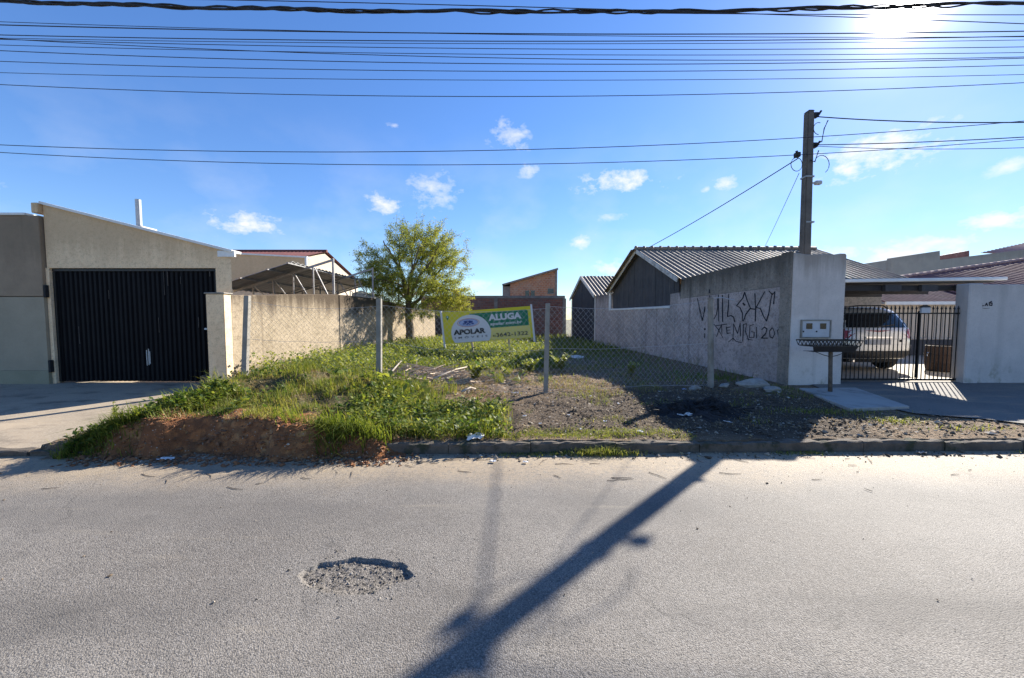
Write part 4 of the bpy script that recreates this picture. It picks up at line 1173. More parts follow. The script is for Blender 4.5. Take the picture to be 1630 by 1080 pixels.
for s_ in (-1, 1):
    side_patch(s_, .62, 1.35, 1.13, 1.48, .006, .12, 0).build('side_window', MT['glassdark'], car, smooth=True)
    side_patch(s_, 1.45, 2.35, 1.13, 1.48, .006, 0, -.15).build('side_window', MT['glassdark'], car, smooth=True)
    rear_patch(s_ * .70, s_ * .875, .82, 1.10, .008, .03, 8, 6).build('tail_light', MT['redlens'], car, smooth=True)
    side_patch(s_, .05, .30, .86, 1.06, .006).build('tail_light', MT['redlens'], car, smooth=True)
    m = MB(); pts = [(CX + s_ * .60, CY + y, CZ + z) for y, z in ((.6, 1.63), (.68, 1.70), (1.4, 1.725), (2.1, 1.69), (2.18, 1.62))]
    m.tube(pts, .017, 6); m.build('roof_rail', MT['blackplastic'], car, smooth=True)
    m = MB(); m.box(CX + s_ * .96 - .09, CX + s_ * .96 + .09, CY + 2.75, CY + 2.84, CZ + 1.05, CZ + 1.2); m.build('mirror', MT['carpaint'], car, bevel=.03, segs=2)
m = rear_patch(-.84, .84, .36, .545, .03, 0, 16, 4); m.build('bumper', MT['blackplastic'], car, smooth=True)
rear_patch(-.83, .83, .555, .70, .02, 0, 16, 4).build('bumper_cover', MT['carpaint'], car, smooth=True)
rear_patch(-.72, .72, .842, .850, .004, 0, 16, 1).build('tailgate_seam', MT['rubber'], car)
rear_patch(-.30, .25, .865, .905, .022, 0, 8, 2).build('handle_bar', MT['chrome'], car, smooth=True)
q = rear_pt(-.05, .77, .0); m = MB(); m.box(q.x - .26, q.x + .26, q.y - .03, q.y - .012, q.z - .06, q.z + .06); m.build('licence_plate', MT['plate'], car, bevel=.004)
q = rear_pt(.44, .80, .0); m = MB(); m.box(q.x - .02, q.x + .02, q.y - .014, q.y, q.z - .03, q.z + .03); m.build('lock', MT['rubber'], car)
q = rear_pt(0, 1.15, .02); m = MB(); m.bar(q, rear_pt(.36, 1.2, .025), .02); m.build('wiper', MT['blackplastic'], car)
m = MB(); m.box(CX - .55, CX + .55, CY + .22, CY + .7, CZ + .24, CZ + .36); m.build('underbody', MT['rubber'], car)
m = MB(); m.tube([(CX - .5, CY + .05, CZ + .29), (CX - .5, CY + .6, CZ + .3)], .03, 8); m.build('exhaust', MT['chrome'], car)
for s_ in (-1, 1):
    for yy in (.85, 3.5):
        pr = [(.20, -.1), (.30, -.1), (.335, -.06), (.335, .06), (.30, .1), (.20, .1)]
        m = MB(); m.lathe((0, 0, 0), pr, 24); w_ = m.build('wheel', MT['rubber'], car, rel=False, smooth=False)
        w_.rotation_euler = (0, R(90), 0); w_.location = (s_ * .80, yy, .335)
        m = MB(); m.lathe((0, 0, 0), [(.19, -.104), (.205, -.09), (.205, .09), (.19, .104)], 18); m.build('rim', MT['galv'], w_, rel=False)

car.scale = (1.165, 1, 1)
br = thing('brown_barrel', 'dark brown ribbed barrel standing on the sunlit yard floor', 'barrel', (0, 0, 0))
c = gnd(1497, 591, pz(11, 10)); br.location = (c.x, c.y, pz(11, c.y))
m = MB(); m.lathe(br.location, [(.24, 0), (.27, .02), (.30, .2), (.31, .22), (.30, .24), (.31, .42), (.32, .44), (.31, .46), (.29, .64), (.30, .66), (.28, .67), (.26, .6)], 24); m.build('drum', MT['barrel'], br, smooth=False)
m = MB(); m.lathe(br.location + Vector((0, 0, .595)), [(.255, 0), (.255, .02)], 24); m.build('soil_fill', MT['bark'], br)
for s_ in (-1, 1):
    m = MB(); m.tube([br.location + Vector((s_ * .30, 0, .5)), br.location + Vector((s_ * .37, 0, .47)), br.location + Vector((s_ * .37, 0, .40)), br.location + Vector((s_ * .31, 0, .37))], .014, 6); m.build('handle', MT['chrome'], br)

# neighbours beyond the gate
nh = thing('neighbour_shed', 'low cream wall with narrow dull red roof seen over the bar gate', 'shed', (14, 13.5, 0))
a0, a1 = at(1408, 484, 13.6), at(1600, 478, 13.6)
m = MB(); m.box(a0.x + .3, 22, 13.9, 14.1, 0, a0.z); m.build('wall', MT['cream'], nh)
nst = 26
for k in range(nst):
    Xk = a0.x + .36 + k * .3; m = MB(); m.box(Xk, Xk + .018, 13.88, 13.899, .85, a0.z - .03); m.build('wall_groove', MT['greyhouse'], nh)
m = MB(); m.box(a0.x + .2, 22, 13.6, 13.89, .15, .85); m.build('planter', MT['darkboard'], nh)
m = MB(); m.box(a0.x + .2, 22, 13.58, 13.9, .851, .88); m.build('planter_cap', MT['cream'], nh)
corr((a0.x, 13.6, a0.z + .05), (1, 0, 0), Vector((0, 1.5, .55)), 9, 1, .2, .022).build('roof', MT['redtile2'], nh)
m = MB(); m.bar((a0.x, 13.56, a0.z + .02), (a0.x + 9, 13.56, a0.z + .05), .05, .11); m.build('fascia', MT['white'], nh)
rh = thing('brown_roof_house', 'house with broad brown-red tiled roof behind the right street wall', 'house', (18, 18, 0))
r0, r1 = at(1442, 441, 17), at(1640, 413, 17)
uu = Vector((r1.x - r0.x, 0, r1.z - r0.z)); uu.normalize()
fl_ = Vector((0, -3.4, -1.15))
corr(r0 + fl_ - uu * .6, uu, -fl_, 8.5, 1, .22, .028, 6).build('roof', MT['redtile2'], rh)
rt0 = None; nt_ = 22
for k in range(nt_):
    q = r0 + uu * (k * .33 - .3)
    if rt0 is None:
        m = MB(); m.tube([Vector((0, 0, 0)), uu * .2, uu * .345], [.085, .075, .1], 8); rt0 = m.build('ridge_tile', MT['pinktile'], rh, rel=False); rt0.location = q + Vector((0, 0, .03)) - rh.location
    else: dup(rt0, rh, q + Vector((0, 0, .03)) - rh.location)
m = MB(); m.prism([(r0.x + .5, 17.1, 0), (24, 17.1, 0), (24, 17.1, r1.z + .2), (r0.x + .5, 17.1, r0.z - .1)], (0, .2, 0)); m.build('wall', MT['cream'], rh)
gh = thing('grey_parapet_house', 'grey rendered building with stepped parapet rising behind the brown roof', 'house', (25, 26, 0))
Yg = 25
q = [at(1419, 411, Yg), at(1496, 399.5, Yg), at(1496.5, 414, Yg), at(1660, 394, Yg), at(1660, 470, Yg), at(1419, 470, Yg)]
m = MB(); m.prism(q, (0, .3, 0)); m.build('front_wall', MT['greyhouse'], gh)
m = MB(); m.box(q[0].x, q[0].x + .3, Yg + .302, Yg + 9, 0, q[0].z - .1); m.build('side_wall', MT['greyhouse'], gh)
q = [at(1498, 407, Yg + 3), at(1543, 399, Yg + 3), at(1543, 440, Yg + 3), at(1498, 440, Yg + 3)]
m = MB(); m.prism(q, (0, .3, 0)); m.build('red_parapet', MT['redtile2'], gh)
p0, p1_ = at(1560, 403, Yg + 4), at(1650, 383, Yg + 4)
u2 = (p1_ - p0); L2 = u2.length; u2.normalize()
corr(p0 + Vector((0, -3.6, -.75)), u2, Vector((0, 3.6, .75)), L2 + 4, 1, .3, .04, 6).build('roof', MT['pinktile'], gh)
m = MB(); m.box(q[0].x - 2, 40, Yg + 4.2, Yg + 4.5, 0, q[0].z - .7); m.build('rear_wall', MT['greyhouse'], gh)

# ------------------------------------------------------------------ rubbish basket on a post
tb = thing('rubbish_basket', 'black iron rubbish basket on a wooden post before the white pillar', 'rubbish basket', (0, 0, 0))
c = gnd(1320, 623, .235); tb.location = (c.x, c.y, .22)
YB = c.y
xa, xb = at(1280, 550, YB).x, at(1361, 550, YB).x
za, zb_ = at(1300, 560, YB).z, at(1300, 542, YB).z
m = MB(); m.tube([(c.x + .02, YB, .15), (c.x + .005, YB, .6), (c.x - .01, YB, za + .03)], [.036, .032, .034], 9); m.build('post', MT['bark'], tb, smooth=True)
ya, yb_ = YB - .16, YB + .2
m = MB(); m.box(xa + .1, xb - .1, ya + .05, yb_ - .05, za, za + .006); m.build('floor_sheet', MT['blackiron'], tb)
m = MB()
m.hexa([(xa + .1, ya + .05, za + .007), (xb - .1, ya + .05, za + .007), (xb - .1, ya + .058, za + .007), (xa + .1, ya + .058, za + .007)], [(xa + .06, ya + .02, za + .10), (xb - .06, ya + .02, za + .10), (xb - .06, ya + .028, za + .10), (xa + .06, ya + .028, za + .10)])
m.build('front_sheet', MT['blackiron'], tb)
for zz, ins in ((za + .11, .055), (zb_, 0)):
    for (a_, b_) in (((xa + ins, ya + ins * .3), (xb - ins, ya + ins * .3)), ((xa + ins, yb_ - ins * .3), (xb - ins, yb_ - ins * .3)), ((xa + ins, ya + ins * .3), (xa + ins, yb_ - ins * .3)), ((xb - ins, ya + ins * .3), (xb - ins, yb_ - ins * .3))):
        m = MB(); m.bar((a_[0], a_[1], zz), (b_[0], b_[1], zz), .014, .02); m.build('rim_bar', MT['blackiron'], tb)
nbk = 13
for side, yy in ((0, ya), (1, yb_)):
    for k in range(nbk):
        x0_ = xa + (xb - xa) * k / nbk; x1_ = xa + (xb - xa) * (k + 1) / nbk; s_ = .012 if side == 0 else -.012
        m = MB(); m.bar((x0_, yy, zb_), ((x0_ + x1_) / 2, yy + s_, za + .11), .010); m.bar(((x0_ + x1_) / 2, yy + s_, za + .11), (x1_, yy, zb_), .010)
        m.build('lattice_bar', MT['blackiron'], tb)
for s_ in (-1, 1):
    m = MB(); m.tube([(c.x, YB, za - .10), (c.x + s_ * .12, YB, za - .07), (c.x + s_ * .3, YB, za - .002)], .007, 5); m.build('brace', MT['blackiron'], tb)

# ------------------------------------------------------------------ chain-link fence
fc = thing('chain_link_fence', 'chain-link fence on four concrete posts across the front of the lot', 'fence', (0, 7.6, .2))
FP = []
for (bx, by, tx, ty, Yp, hw) in ((388, 606, 394, 471, 7.62, .05), (603, 602, 603.5, 476, 7.62, .05), (868, 628, 872, 483, 7.12, .043), (1132, 612, 1131, 474, 7.6, .055)):
    b_, t_ = at(bx, by, Yp), at(tx, ty, Yp)
    b_ = b_ - Vector((0, 0, .3)); m = MB()
    if hw > .052:
        m.tube([b_, b_.lerp(t_, .5), t_], [.062, .058, .055], 12)
        m.build('post', MT['postconc'], fc, bevel=.004)
    else:
        sq = lambda c_, h_: [(c_.x - h_, c_.y - h_, c_.z), (c_.x + h_, c_.y - h_, c_.z), (c_.x + h_, c_.y + h_, c_.z), (c_.x - h_, c_.y + h_, c_.z)]
        m.hexa(sq(b_, hw), sq(t_, hw * .95)); m.build('post', MT['postconc'], fc, bevel=.006)
    FP.append((b_ + Vector((0, 0, .3)), t_))
a_ = FP[3][1]; m = MB(); m.tube([a_ + Vector((.02, -.02, -.02)), a_ + Vector((.2, -.04, .0)), a_ + Vector((.42, -.1, -.06))], .01, 6); m.build('bent_rod', MT['wire'], fc)
def fence_span(A, B, top0, top1, name='wire_mesh'):
    (a0, a1), (b0, b1) = A, B
    m = MB(); L = (b0 - a0).length; cell = .105
    def pt(s_, f, off):
        lo = a0.lerp(b0, s_); hi = a1.lerp(b1, s_)
        lo = Vector((lo.x, lo.y, float(zt(lo.x, lo.y)) + .04))
        tz = (top0 + (top1 - top0) * s_) - .10 * math.sin(math.pi * s_) 
        z = lo.z + (lo.z * 0 + (tz - lo.z)) * f
        q = lo.lerp(hi, .5); return Vector((q.x, q.y + off, z))
    H = 1.4; nd = int(L / cell)
    for d in (1, -1):
        for k in range(-int(H / cell), nd + int(H / cell)):
            s0 = k * cell / L; s1 = s0 + H / L; f0, f1 = 0, 1
            if s0 < 0: f0 = -s0 / (s1 - s0); s0c = 0
            else: s0c = s0
            if s1 > 1: f1 = (1 - s0) / (s1 - s0); s1c = 1
            else: s1c = s1
            if f1 <= f0: continue
            N = 4; pts = []
            for t in range(N + 1):
                g_ = t / N; s_ = s0c + (s1c - s0c) * g_; f = f0 + (f1 - f0) * g_
                if d < 0: s_ = 1 - s_
                pts.append(pt(s_, f, .003 * d + .01 * math.sin(s_ * 17 + f * 5)))
            m.tube(pts, .0014, 3, caps=False)
    for f in (0.0, .5, 1.0):
        m.tube([pt(t / 10, f, -.006) for t in range(11)], .0025, 4, caps=False)
    o = m.build(name, MT['wire'], fc); o['kind'] = 'stuff'
fence_span(FP[0], FP[1], FP[0][1].z - .1, FP[1][1].z - .15)
fence_span(FP[1], FP[2], FP[1][1].z - .12, FP[2][1].z - .1)
fence_span(FP[2], FP[3], FP[2][1].z - .06, FP[3][1].z - .05)

# ------------------------------------------------------------------ billboard
SY = 13.0
BL, BR_, TL_, TR_ = at(709, 548, SY), at(849, 537.5, SY), at(703.5, 498, SY), at(843.5, 489, SY)
sg = thing('estate_agent_sign', 'tilted yellow and green rental billboard with white end posts in the weeds', 'sign', BL)
SU, SV = (BR_ - BL), (TL_ - BL)
SW, SH = SU.length, SV.length
def sp_(u, v, off=0.0):
    return BL + SU * u + SV * v + Vector((0, -off, 0))
def patch(pts, off, name, m_, thick=0.0):
    b = MB()
    P_ = [sp_(u, v, off) for u, v in pts]
    if thick: b.prism(P_, (0, thick, 0))
    else: b.prism(P_, (0, .002, 0))
    return b.build(name, MT[m_], sg)
panel = patch([(0, 0), (1, 0), (1, 1), (0, 1)], .0, 'panel', 'yellow', .03)
def ell(cu, cv, ru, rv, n=48, clip=True):
    o = []
    for k in range(n):
        t = 2 * math.pi * k / n; o.append((cu + ru * math.cos(t), max(.01, cv + rv * math.sin(t)) if clip else cv + rv * math.sin(t)))
    o2 = []
    for p in o:
        if not o2 or math.hypot(p[0] - o2[-1][0], p[1] - o2[-1][1]) > 1e-4: o2.append(p)
    return o2
patch([(.40, .02), (.975, .02), (.975, .40), (.40, .40)], .004, 'pale_band', 'palegold')
patch([(.30, .90), (.945, .90), (.965, .86), (.965, .40), (.45, .40), (.40, .6)], .006, 'green_field', 'green')
patch(ell(.305, .30, .225, .57), .009, 'white_disc', 'signwhite')
patch(ell(.285, .62, .125, .135), .012, 'ring_red', 'signred')
patch(ell(.285, .62, .119, .122), .014, 'ring_white', 'signwhite')
patch(ell(.285, .622, .108, .112), .016, 'ring_blue', 'signblue')
patch(ell(.285, .622, .103, .102), .018, 'globe_field', 'signpale')
for (cu, cv, ru, rv) in ((.25, .655, .018, .03), (.275, .665, .016, .026), (.30, .665, .018, .026), (.325, .65, .014, .03), (.24, .595, .02, .026), (.285, .60, .016, .022), (.33, .59, .018, .028), (.262, .625, .014, .02), (.305, .625, .016, .02), (.27, .565, .012, .018), (.30, .56, .012, .018)):
    patch(ell(cu, cv, ru, rv, 12), .020, 'globe_patch', 'signblue')
patch([(.035, .86), (.055, .89), (.075, .86), (.055, .73)], .008, 'pin_mark', 'green'); patch(ell(.055, .845, .008, .025, 12), .010, 'pin_dot', 'signwhite')
def text(body, u, v, width, height, m_, off, bold=.0, shear=0.0, space=1.0, name='lettering'):
    cu = bpy.data.curves.new('text', 'FONT'); cu.body = body; cu.size = 1; cu.offset = bold; cu.shear = shear; cu.space_character = space
    cu.extrude = .004; cu.resolution_u = 3
    o = bpy.data.objects.new('text', cu); COL.objects.link(o)
    dg = bpy.context.evaluated_depsgraph_get()
    me = bpy.data.meshes.new_from_object(o.evaluated_get(dg))
    bpy.data.objects.remove(o)
    n = len(me.vertices); co = np.empty(n * 3); me.vertices.foreach_get('co', co); co = co.reshape(-1, 3)
    mn, mx = co.min(0), co.max(0)
    sx, sy = width / (mx[0] - mn[0]), height / (mx[1] - mn[1])
    V = []
    for p in co:
        q = sp_(u + (p[0] - mn[0]) * sx, v + (p[1] - mn[1]) * sy, off + p[2]) - sg.location
        V += [q.x, q.y, q.z]
    me.vertices.foreach_set('co', V)
    me.materials.clear(); me.materials.append(MT[m_])
    ob = bpy.data.objects.new(name, me); COL.objects.link(ob); ob.parent = sg
    return ob
text('ALUGA', .515, .625, .375, .21, 'signwhite', .012, .05)
text('apolar.com.br', .53, .45, .36, .125, 'signwhite', .012, .02)
text('APOLAR', .105, .255, .365, .17, 'signblack', .016, .05)
text('IMÓVEIS', .115, .135, .37, .075, 'signblack', .016, .01, 0, 1.9)
text('3642-1322', .585, .10, .36, .125, 'signblack', .010, .015)
text('41', .545, .11, .03, .07, 'signblack', .010, .01)
for (u, name) in ((-.012, 'end_post'), (1.010, 'end_post')):
    m = MB(); q0, q1 = sp_(u, -.14, -.02), sp_(u, 1.05, -.02); m.bar(q0, q1, .065, .05); m.build(name, MT['signwhite'], sg, bevel=.006)
for u in (.3, .72):
    m = MB(); m.bar(sp_(u, -.5, -.06), sp_(u, .9, -.06), .06); m.build('leg', MT['stick'], sg)

# ------------------------------------------------------------------ tree
TY = 16.5
tb0 = at(655, 546, TY); tb0.z = float(zt(tb0.x, tb0.y))
tree = thing('feathery_tree', 'round-crowned tree with feathery yellow-green leaves beside the left wall', 'tree', tb0)
rnd = random.Random(5)
def tp_(zx, zy, dy):       # zoom-picture coordinate -> world
    return at(540 + zx * 230 / 1080., 330 + zy * 230 / 1080., TY + dy)
limbs = [
    ([(527, 1010, 0), (524, 880, 0), (520, 780, 0), (512, 700, 0)], .20, .13),
    ([(512, 700, 0), (490, 600, -.2), (465, 490, -.35), (420, 410, -.5), (385, 350, -.6), (330, 250, -.8)], .10, .022),
    ([(465, 490, -.35), (440, 380, .2), (450, 270, .4), (470, 150, .5)], .055, .016),
    ([(512, 700, 0), (525, 590, .4), (548, 480, .8), (590, 390, 1.1), (640, 300, 1.3), (690, 200, 1.4)], .085, .02),
    ([(548, 480, .8), (540, 360, .9), (560, 240, 1.1), (570, 140, 1.2)], .045, .016),
    ([(515, 720, 0), (560, 600, -.5), (620, 490, -.9), (690, 400, -1.2), (740, 300, -1.4)], .07, .018),
    ([(520, 760, 0), (600, 690, .2), (650, 610, .3), (720, 510, .4), (780, 430, .5), (880, 340, .5)], .085, .018),
    ([(650, 610, .3), (740, 590, -.3), (830, 620, -.6), (900, 660, -.8)], .04, .014),
    ([(512, 700, 0), (440, 620, .5), (360, 540, .9), (280, 480, 1.2), (210, 400, 1.3)], .06, .016),
    ([(490, 600, -.2), (400, 560, -1.0), (300, 540, -1.4), (230, 520, -1.6)], .04, .014),
    ([(512, 700, 0), (500, 560, 1.2), (440, 440, 1.9), (400, 300, 2.2)], .05, .016),
    ([(515, 720, 0), (600, 600, 1.2), (690, 480, 1.9), (760, 420, 2.2)], .05, .016),
    ([(512, 700, 0), (520, 560, -1.1), (560, 420, -1.8), (600, 280, -2.1)], .05, .016),
]
nodes = []
for li, (pl_, r0_, r1_) in enumerate(limbs):
    pts = [tp_(*q) for q in pl_]
    if li == 0: pts[0] = Vector((tb0.x, tb0.y, tb0.z - .15))
    fine = []
    for a_, b_ in zip(pts[:-1], pts[1:]):
        for t in range(4):
            q = a_.lerp(b_, t / 4); q += Vector((rnd.uniform(-1, 1), rnd.uniform(-1, 1), rnd.uniform(-1, 1))) * (.03 if t else 0); fine.append(q)
    fine.append(pts[-1])
    rr = [r0_ + (r1_ - r0_) * i / (len(fine) - 1) for i in range(len(fine))]
    if li == 0: rr[0] *= 1.25
    MB().tube(fine, rr, 8).build('trunk' if li == 0 else 'limb', MT['bark'], tree, smooth=True)
    if li: nodes += fine[3:]
ctr = at(656, 440, TY); rx = 88 / FPX * TY; rz = 84 / FPX * TY
lobes = [(ctr, rx, 2.35, rz, 900), (at(718, 476, TY), .95, 1.1, .75, 120), (at(600, 455, TY), .9, 1.2, .9, 70), (at(700, 400, TY), 1.3, 1.6, 1.2, 110), (at(668, 490, TY), .8, 1.0, .5, 40)]
tips = []
for (c_, ax, ay, az_, n_) in lobes:
    k = 0
    while k < n_:
        d = Vector((rnd.gauss(0, 1), rnd.gauss(0, 1), rnd.gauss(0, 1))).normalized(); r_ = rnd.random() ** (1 / 2.6)
        q = c_ + Vector((d.x * ax, d.y * ay, d.z * az_)) * r_
        low = (q.z - ctr.z) / rz
        if c_ is ctr and low < -.35 and rnd.random() < .55 + abs(low) * .4: continue
        if c_ is ctr and fbm(q.x * 1.0 + q.y * .7, q.z, 1.1, 2, 3.0) < .35: continue
        tips.append(q); k += 1
tips.sort(key=lambda q: (q - tp_(512, 700, 0)).length)
twv = MB(); NA = np.array([list(q) for q in nodes])
leafP, leafD, leafS, leafT = [], [], [], []
root = tp_(512, 700, 0)
for ti, q in enumerate(tips):
    qa = np.array(q); d2 = ((NA - qa) ** 2).sum(1) + np.where(NA[:, 2] > q.z + .1, .5, 0)
    a_ = Vector(NA[int(d2.argmin())]); L = (q - a_).length
    if L < .05: continue
    mid = a_.lerp(q, .55) + Vector((rnd.uniform(-.06, .06), rnd.uniform(-.06, .06), .06 * L + rnd.uniform(0, .05)))
    out = (q - ctr); out.normalize()
    ext = q + (out * .22 + Vector((rnd.uniform(-.12, .12), rnd.uniform(-.12, .12), rnd.uniform(-.02, .22)))) * (1 if rnd.random() < .6 else .3)
    twv.tube([a_, mid, q, ext], [.012, .009, .006, .003], 3, caps=False)
    NA = np.vstack([NA, np.array([list(mid), list(q)])])
    path = [a_.lerp(mid, .5), mid, q, ext]
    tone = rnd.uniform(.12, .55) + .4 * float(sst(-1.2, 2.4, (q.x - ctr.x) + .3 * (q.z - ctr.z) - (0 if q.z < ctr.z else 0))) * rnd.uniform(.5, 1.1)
    nl = rnd.randint(56, 84)
    for _ in range(nl):
        t = rnd.random() ** .7 * 2.999; i_ = int(t); p = path[i_].lerp(path[i_ + 1], t - i_)
        d = Vector((rnd.gauss(0, 1), rnd.gauss(0, 1), rnd.gauss(-.35, .8))).normalized()
        p = p + d * rnd.uniform(.0, .12)
        s_ = d.cross(Vector((rnd.gauss(0, 1), rnd.gauss(0, 1), rnd.gauss(0, 1)))).normalized()
        L_ = rnd.uniform(.045, .095)
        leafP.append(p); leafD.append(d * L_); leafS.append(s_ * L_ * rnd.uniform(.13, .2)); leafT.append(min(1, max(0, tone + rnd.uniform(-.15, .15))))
tw = twv.build('twigs', MT['bark'], tree); tw['kind'] = 'stuff'
def leaf_mesh(name, Pp, Dd, Ss, T, m_, parent=None):
    Pp, Dd, Ss = (np.array([list(v) for v in q]) if not isinstance(q, np.ndarray) else q for q in (Pp, Dd, Ss))
    N = len(Pp); V = np.empty((N, 4, 3)); V[:, 0] = Pp; V[:, 1] = Pp + .5 * Dd + Ss; V[:, 2] = Pp + Dd; V[:, 3] = Pp + .5 * Dd - Ss
    F = np.arange(N * 4).reshape(N, 4).tolist()
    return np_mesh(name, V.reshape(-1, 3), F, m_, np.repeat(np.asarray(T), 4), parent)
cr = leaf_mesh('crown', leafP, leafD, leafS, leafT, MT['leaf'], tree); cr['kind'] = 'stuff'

# ------------------------------------------------------------------ grass and weeds
def blades(name, X, Y, H, W, m_, tint, lean=.5, z=None, parent=None, az=None, segs=2):
    N = len(X); z = zt(X, Y) if z is None else z
    az = RNG.uniform(0, 2 * np.pi, N) if az is None else az
    ln = lean * RNG.uniform(.15, 1.2, N)
    dx, dy = np.cos(az), np.sin(az)
    px, py = -dy, dx
    B = np.stack([X, Y, z - .01], 1)
    D = np.stack([dx, dy, np.zeros(N)], 1); Sd = np.stack([px, py, np.zeros(N)], 1) * (W / 2)[:, None]
    Up = np.array([0, 0, 1.])
    mid = B + D * (H * ln * .35)[:, None] + Up * (H * .58)[:, None]
    tip = B + D * (H * ln * 1.0)[:, None] + Up * (H * (1 - .35 * ln))[:, None]
    V = np.stack([B - Sd, B + Sd, mid - Sd * .8, mid + Sd * .8, tip], 1).reshape(-1, 3)
    i = np.arange(N) * 5
    F = np.stack([i, i + 1, i + 3, i + 2], 1).tolist() + np.stack([i + 2, i + 3, i + 4], 1).tolist()
    o = np_mesh(name, V, F, m_, np.repeat(tint, 5), parent)
    return o
def scatter(n, x0, x1, y0, y1, dens):
    X = RNG.uniform(x0, x1, n); Y = RNG.uniform(y0, y1, n)
    k = RNG.random(n) < dens(X, Y)
    return X[k], Y[k]
def slope_ok(X, Y):
    s_ = (zt(X, Y + .05) - zt(X, Y - .05)) / .1
    return 1 - sst(.8, 1.6, s_)
def weeds(name, X, Y, H, m_, tone, nleaf=(7, 13), size=(.035, .08), parent=None, spread=.7):
    Pp, Dd, Ss, T = [], [], [], []
    Z = zt(X, Y)
    for x, y, z, h in zip(X, Y, Z, H):
        tn = tone + RNG.uniform(-.4, .4)
        for _ in range(int(RNG.integers(*nleaf))):
            a_ = RNG.uniform(0, 2 * math.pi); e_ = RNG.uniform(-.2, .9); f = RNG.random()
            p = np.array([x + math.cos(a_) * spread * h * f * .5, y + math.sin(a_) * spread * h * f * .5, z + h * RNG.uniform(.12, 1.0)])
            L = RNG.uniform(*size)
            d = np.array([math.cos(a_) * math.cos(e_), math.sin(a_) * math.cos(e_), math.sin(e_)])
            sd = np.cross(d, [RNG.normal() * .4, RNG.normal() * .4, 1]); sd /= np.linalg.norm(sd)
            Pp.append(p); Dd.append(d * L); Ss.append(sd * L * RNG.uniform(.2, .36)); T.append(min(1, max(0, tn + RNG.uniform(-.1, .1))))
    return leaf_mesh(name, np.array(Pp), np.array(Dd), np.array(Ss), T, m_, parent)

patchy = lambda X, Y, s_, sd: fbm(X, Y, s_, 3, sd)
# mound
dm = lambda X, Y: sst(.12, .5, mound_m(X)) * slope_ok(X, Y) * sst(4.30, 4.50, Y) * sst(.42, .56, patchy(X, Y, 1.9, 2.0) + .05)
dm2 = lambda X, Y: np.maximum(dm(X, Y), .9 * sst(-5.5, -4.9, X) * (1 - sst(-4.7, -4.3, X)) * sst(4.25, 4.5, Y) * (1 - sst(7.2, 7.9, Y)))
X, Y = scatter(42000, -5.5, -.6, 4.2, 8.0, dm2)
H = RNG.uniform(.05, .15, len(X)) * (.6 + .8 * patchy(X, Y, 3.1, 6.0)); t = np.clip(.42 + 1.3 * (patchy(X, Y, 1.3, 7.0) - .45) + RNG.uniform(-.25, .3, len(X)), 0, 1)
tagp(blades('mound_grass', X, Y, H, RNG.uniform(.004, .009, len(X)), MT['grass'], t, .9), kind='stuff')
X, Y = scatter(1100, -5.45, -.5, 4.25, 8.0, lambda X, Y: dm2(X, Y) * sst(.42, .58, patchy(X, Y, 1.7, 15.0)))
tagp(weeds('mound_weeds', X, Y, RNG.uniform(.06, .2, len(X)) * (.5 + patchy(X, Y, 2.5, 3.0)), MT['weed'], .38), kind='stuff')
X, Y = scatter(15000, -5.2, -.3, 4.45, 8.2, lambda X, Y: sst(.40, .56, patchy(X, Y, 2.2, 12.0)))
tagp(blades('mound_straw', X, Y, RNG.uniform(.03, .11, len(X)), RNG.uniform(.004, .008, len(X)), MT['straw'], RNG.random(len(X)), 1.6), kind='stuff')
lf = lambda X, Y: np.exp(-((Y - (4.42 + .75 * (X + 5.15))) / .42) ** 2) * (X < -4.0) * .95
X, Y = scatter(12000, -5.25, -3.9, 4.2, 5.6, lf)
tagp(blades('slope_grass', X, Y, RNG.uniform(.06, .2, len(X)), RNG.uniform(.005, .010, len(X)), MT['grass'], np.clip(RNG.normal(.42, .25, len(X)), 0, 1), 1.0), kind='stuff')
X, Y = scatter(700, -5.2, -3.9, 4.3, 5.5, lf)
tagp(weeds('slope_weeds', X, Y, RNG.uniform(.06, .18, len(X)), MT['weed'], .4), kind='stuff')
X, Y = scatter(420, -5.2, -.4, 4.5, 8.0, dm2)
tagp(blades('dead_stems', X, Y, RNG.uniform(.15, .38, len(X)), RNG.uniform(.004, .007, len(X)), MT['straw'], RNG.random(len(X)), .6), kind='stuff')
X, Y = scatter(15000, -5.1, -.9, 4.2, 4.95, lambda X, Y: sst(.2, .6, mound_m(X)) * np.exp(-((Y - 4.50 - .2 * (fbm(X, X * 0, 2.2, 3, 17.0) - .5)) / .10) ** 2) * sst(.30, .46, patchy(X, X * 0, 1.6, 19.0)))
tagp(blades('bank_overhang', X, Y, RNG.uniform(.14, .36, len(X)), RNG.uniform(.006, .012, len(X)), MT['grass'], np.clip(RNG.normal(.35, .2, len(X)), 0, 1), 1.25, az=RNG.normal(-math.pi / 2, .5, len(X))), kind='stuff')
bx, by, bh_ = [], [], []
cxs = [(RNG.uniform(-4.9, -1.0), RNG.uniform(4.75, 7.4)) for _ in range(46)] + [(RNG.uniform(-5.0, 1.2), RNG.uniform(8.2, 12.5)) for _ in range(40)]
for cx_, cy_ in cxs:
    n_ = int(RNG.integers(30, 75)); s_ = RNG.uniform(.04, .10); hh_ = RNG.uniform(.16, .42)
    bx += list(RNG.normal(cx_, s_, n_)); by += list(RNG.normal(cy_, s_, n_)); bh_ += list(RNG.uniform(.5, 1, n_) * hh_)
X, Y, H = np.array(bx), np.array(by), np.array(bh_)
k = (X > wall_x_left(Y) + .1); X, Y, H = X[k], Y[k], H[k]
tagp(blades('tall_grass', X, Y, H, RNG.uniform(.005, .010, len(X)), MT['grass'], np.clip(.55 + RNG.normal(0, .2, len(X)), 0, 1), .75), kind='stuff')
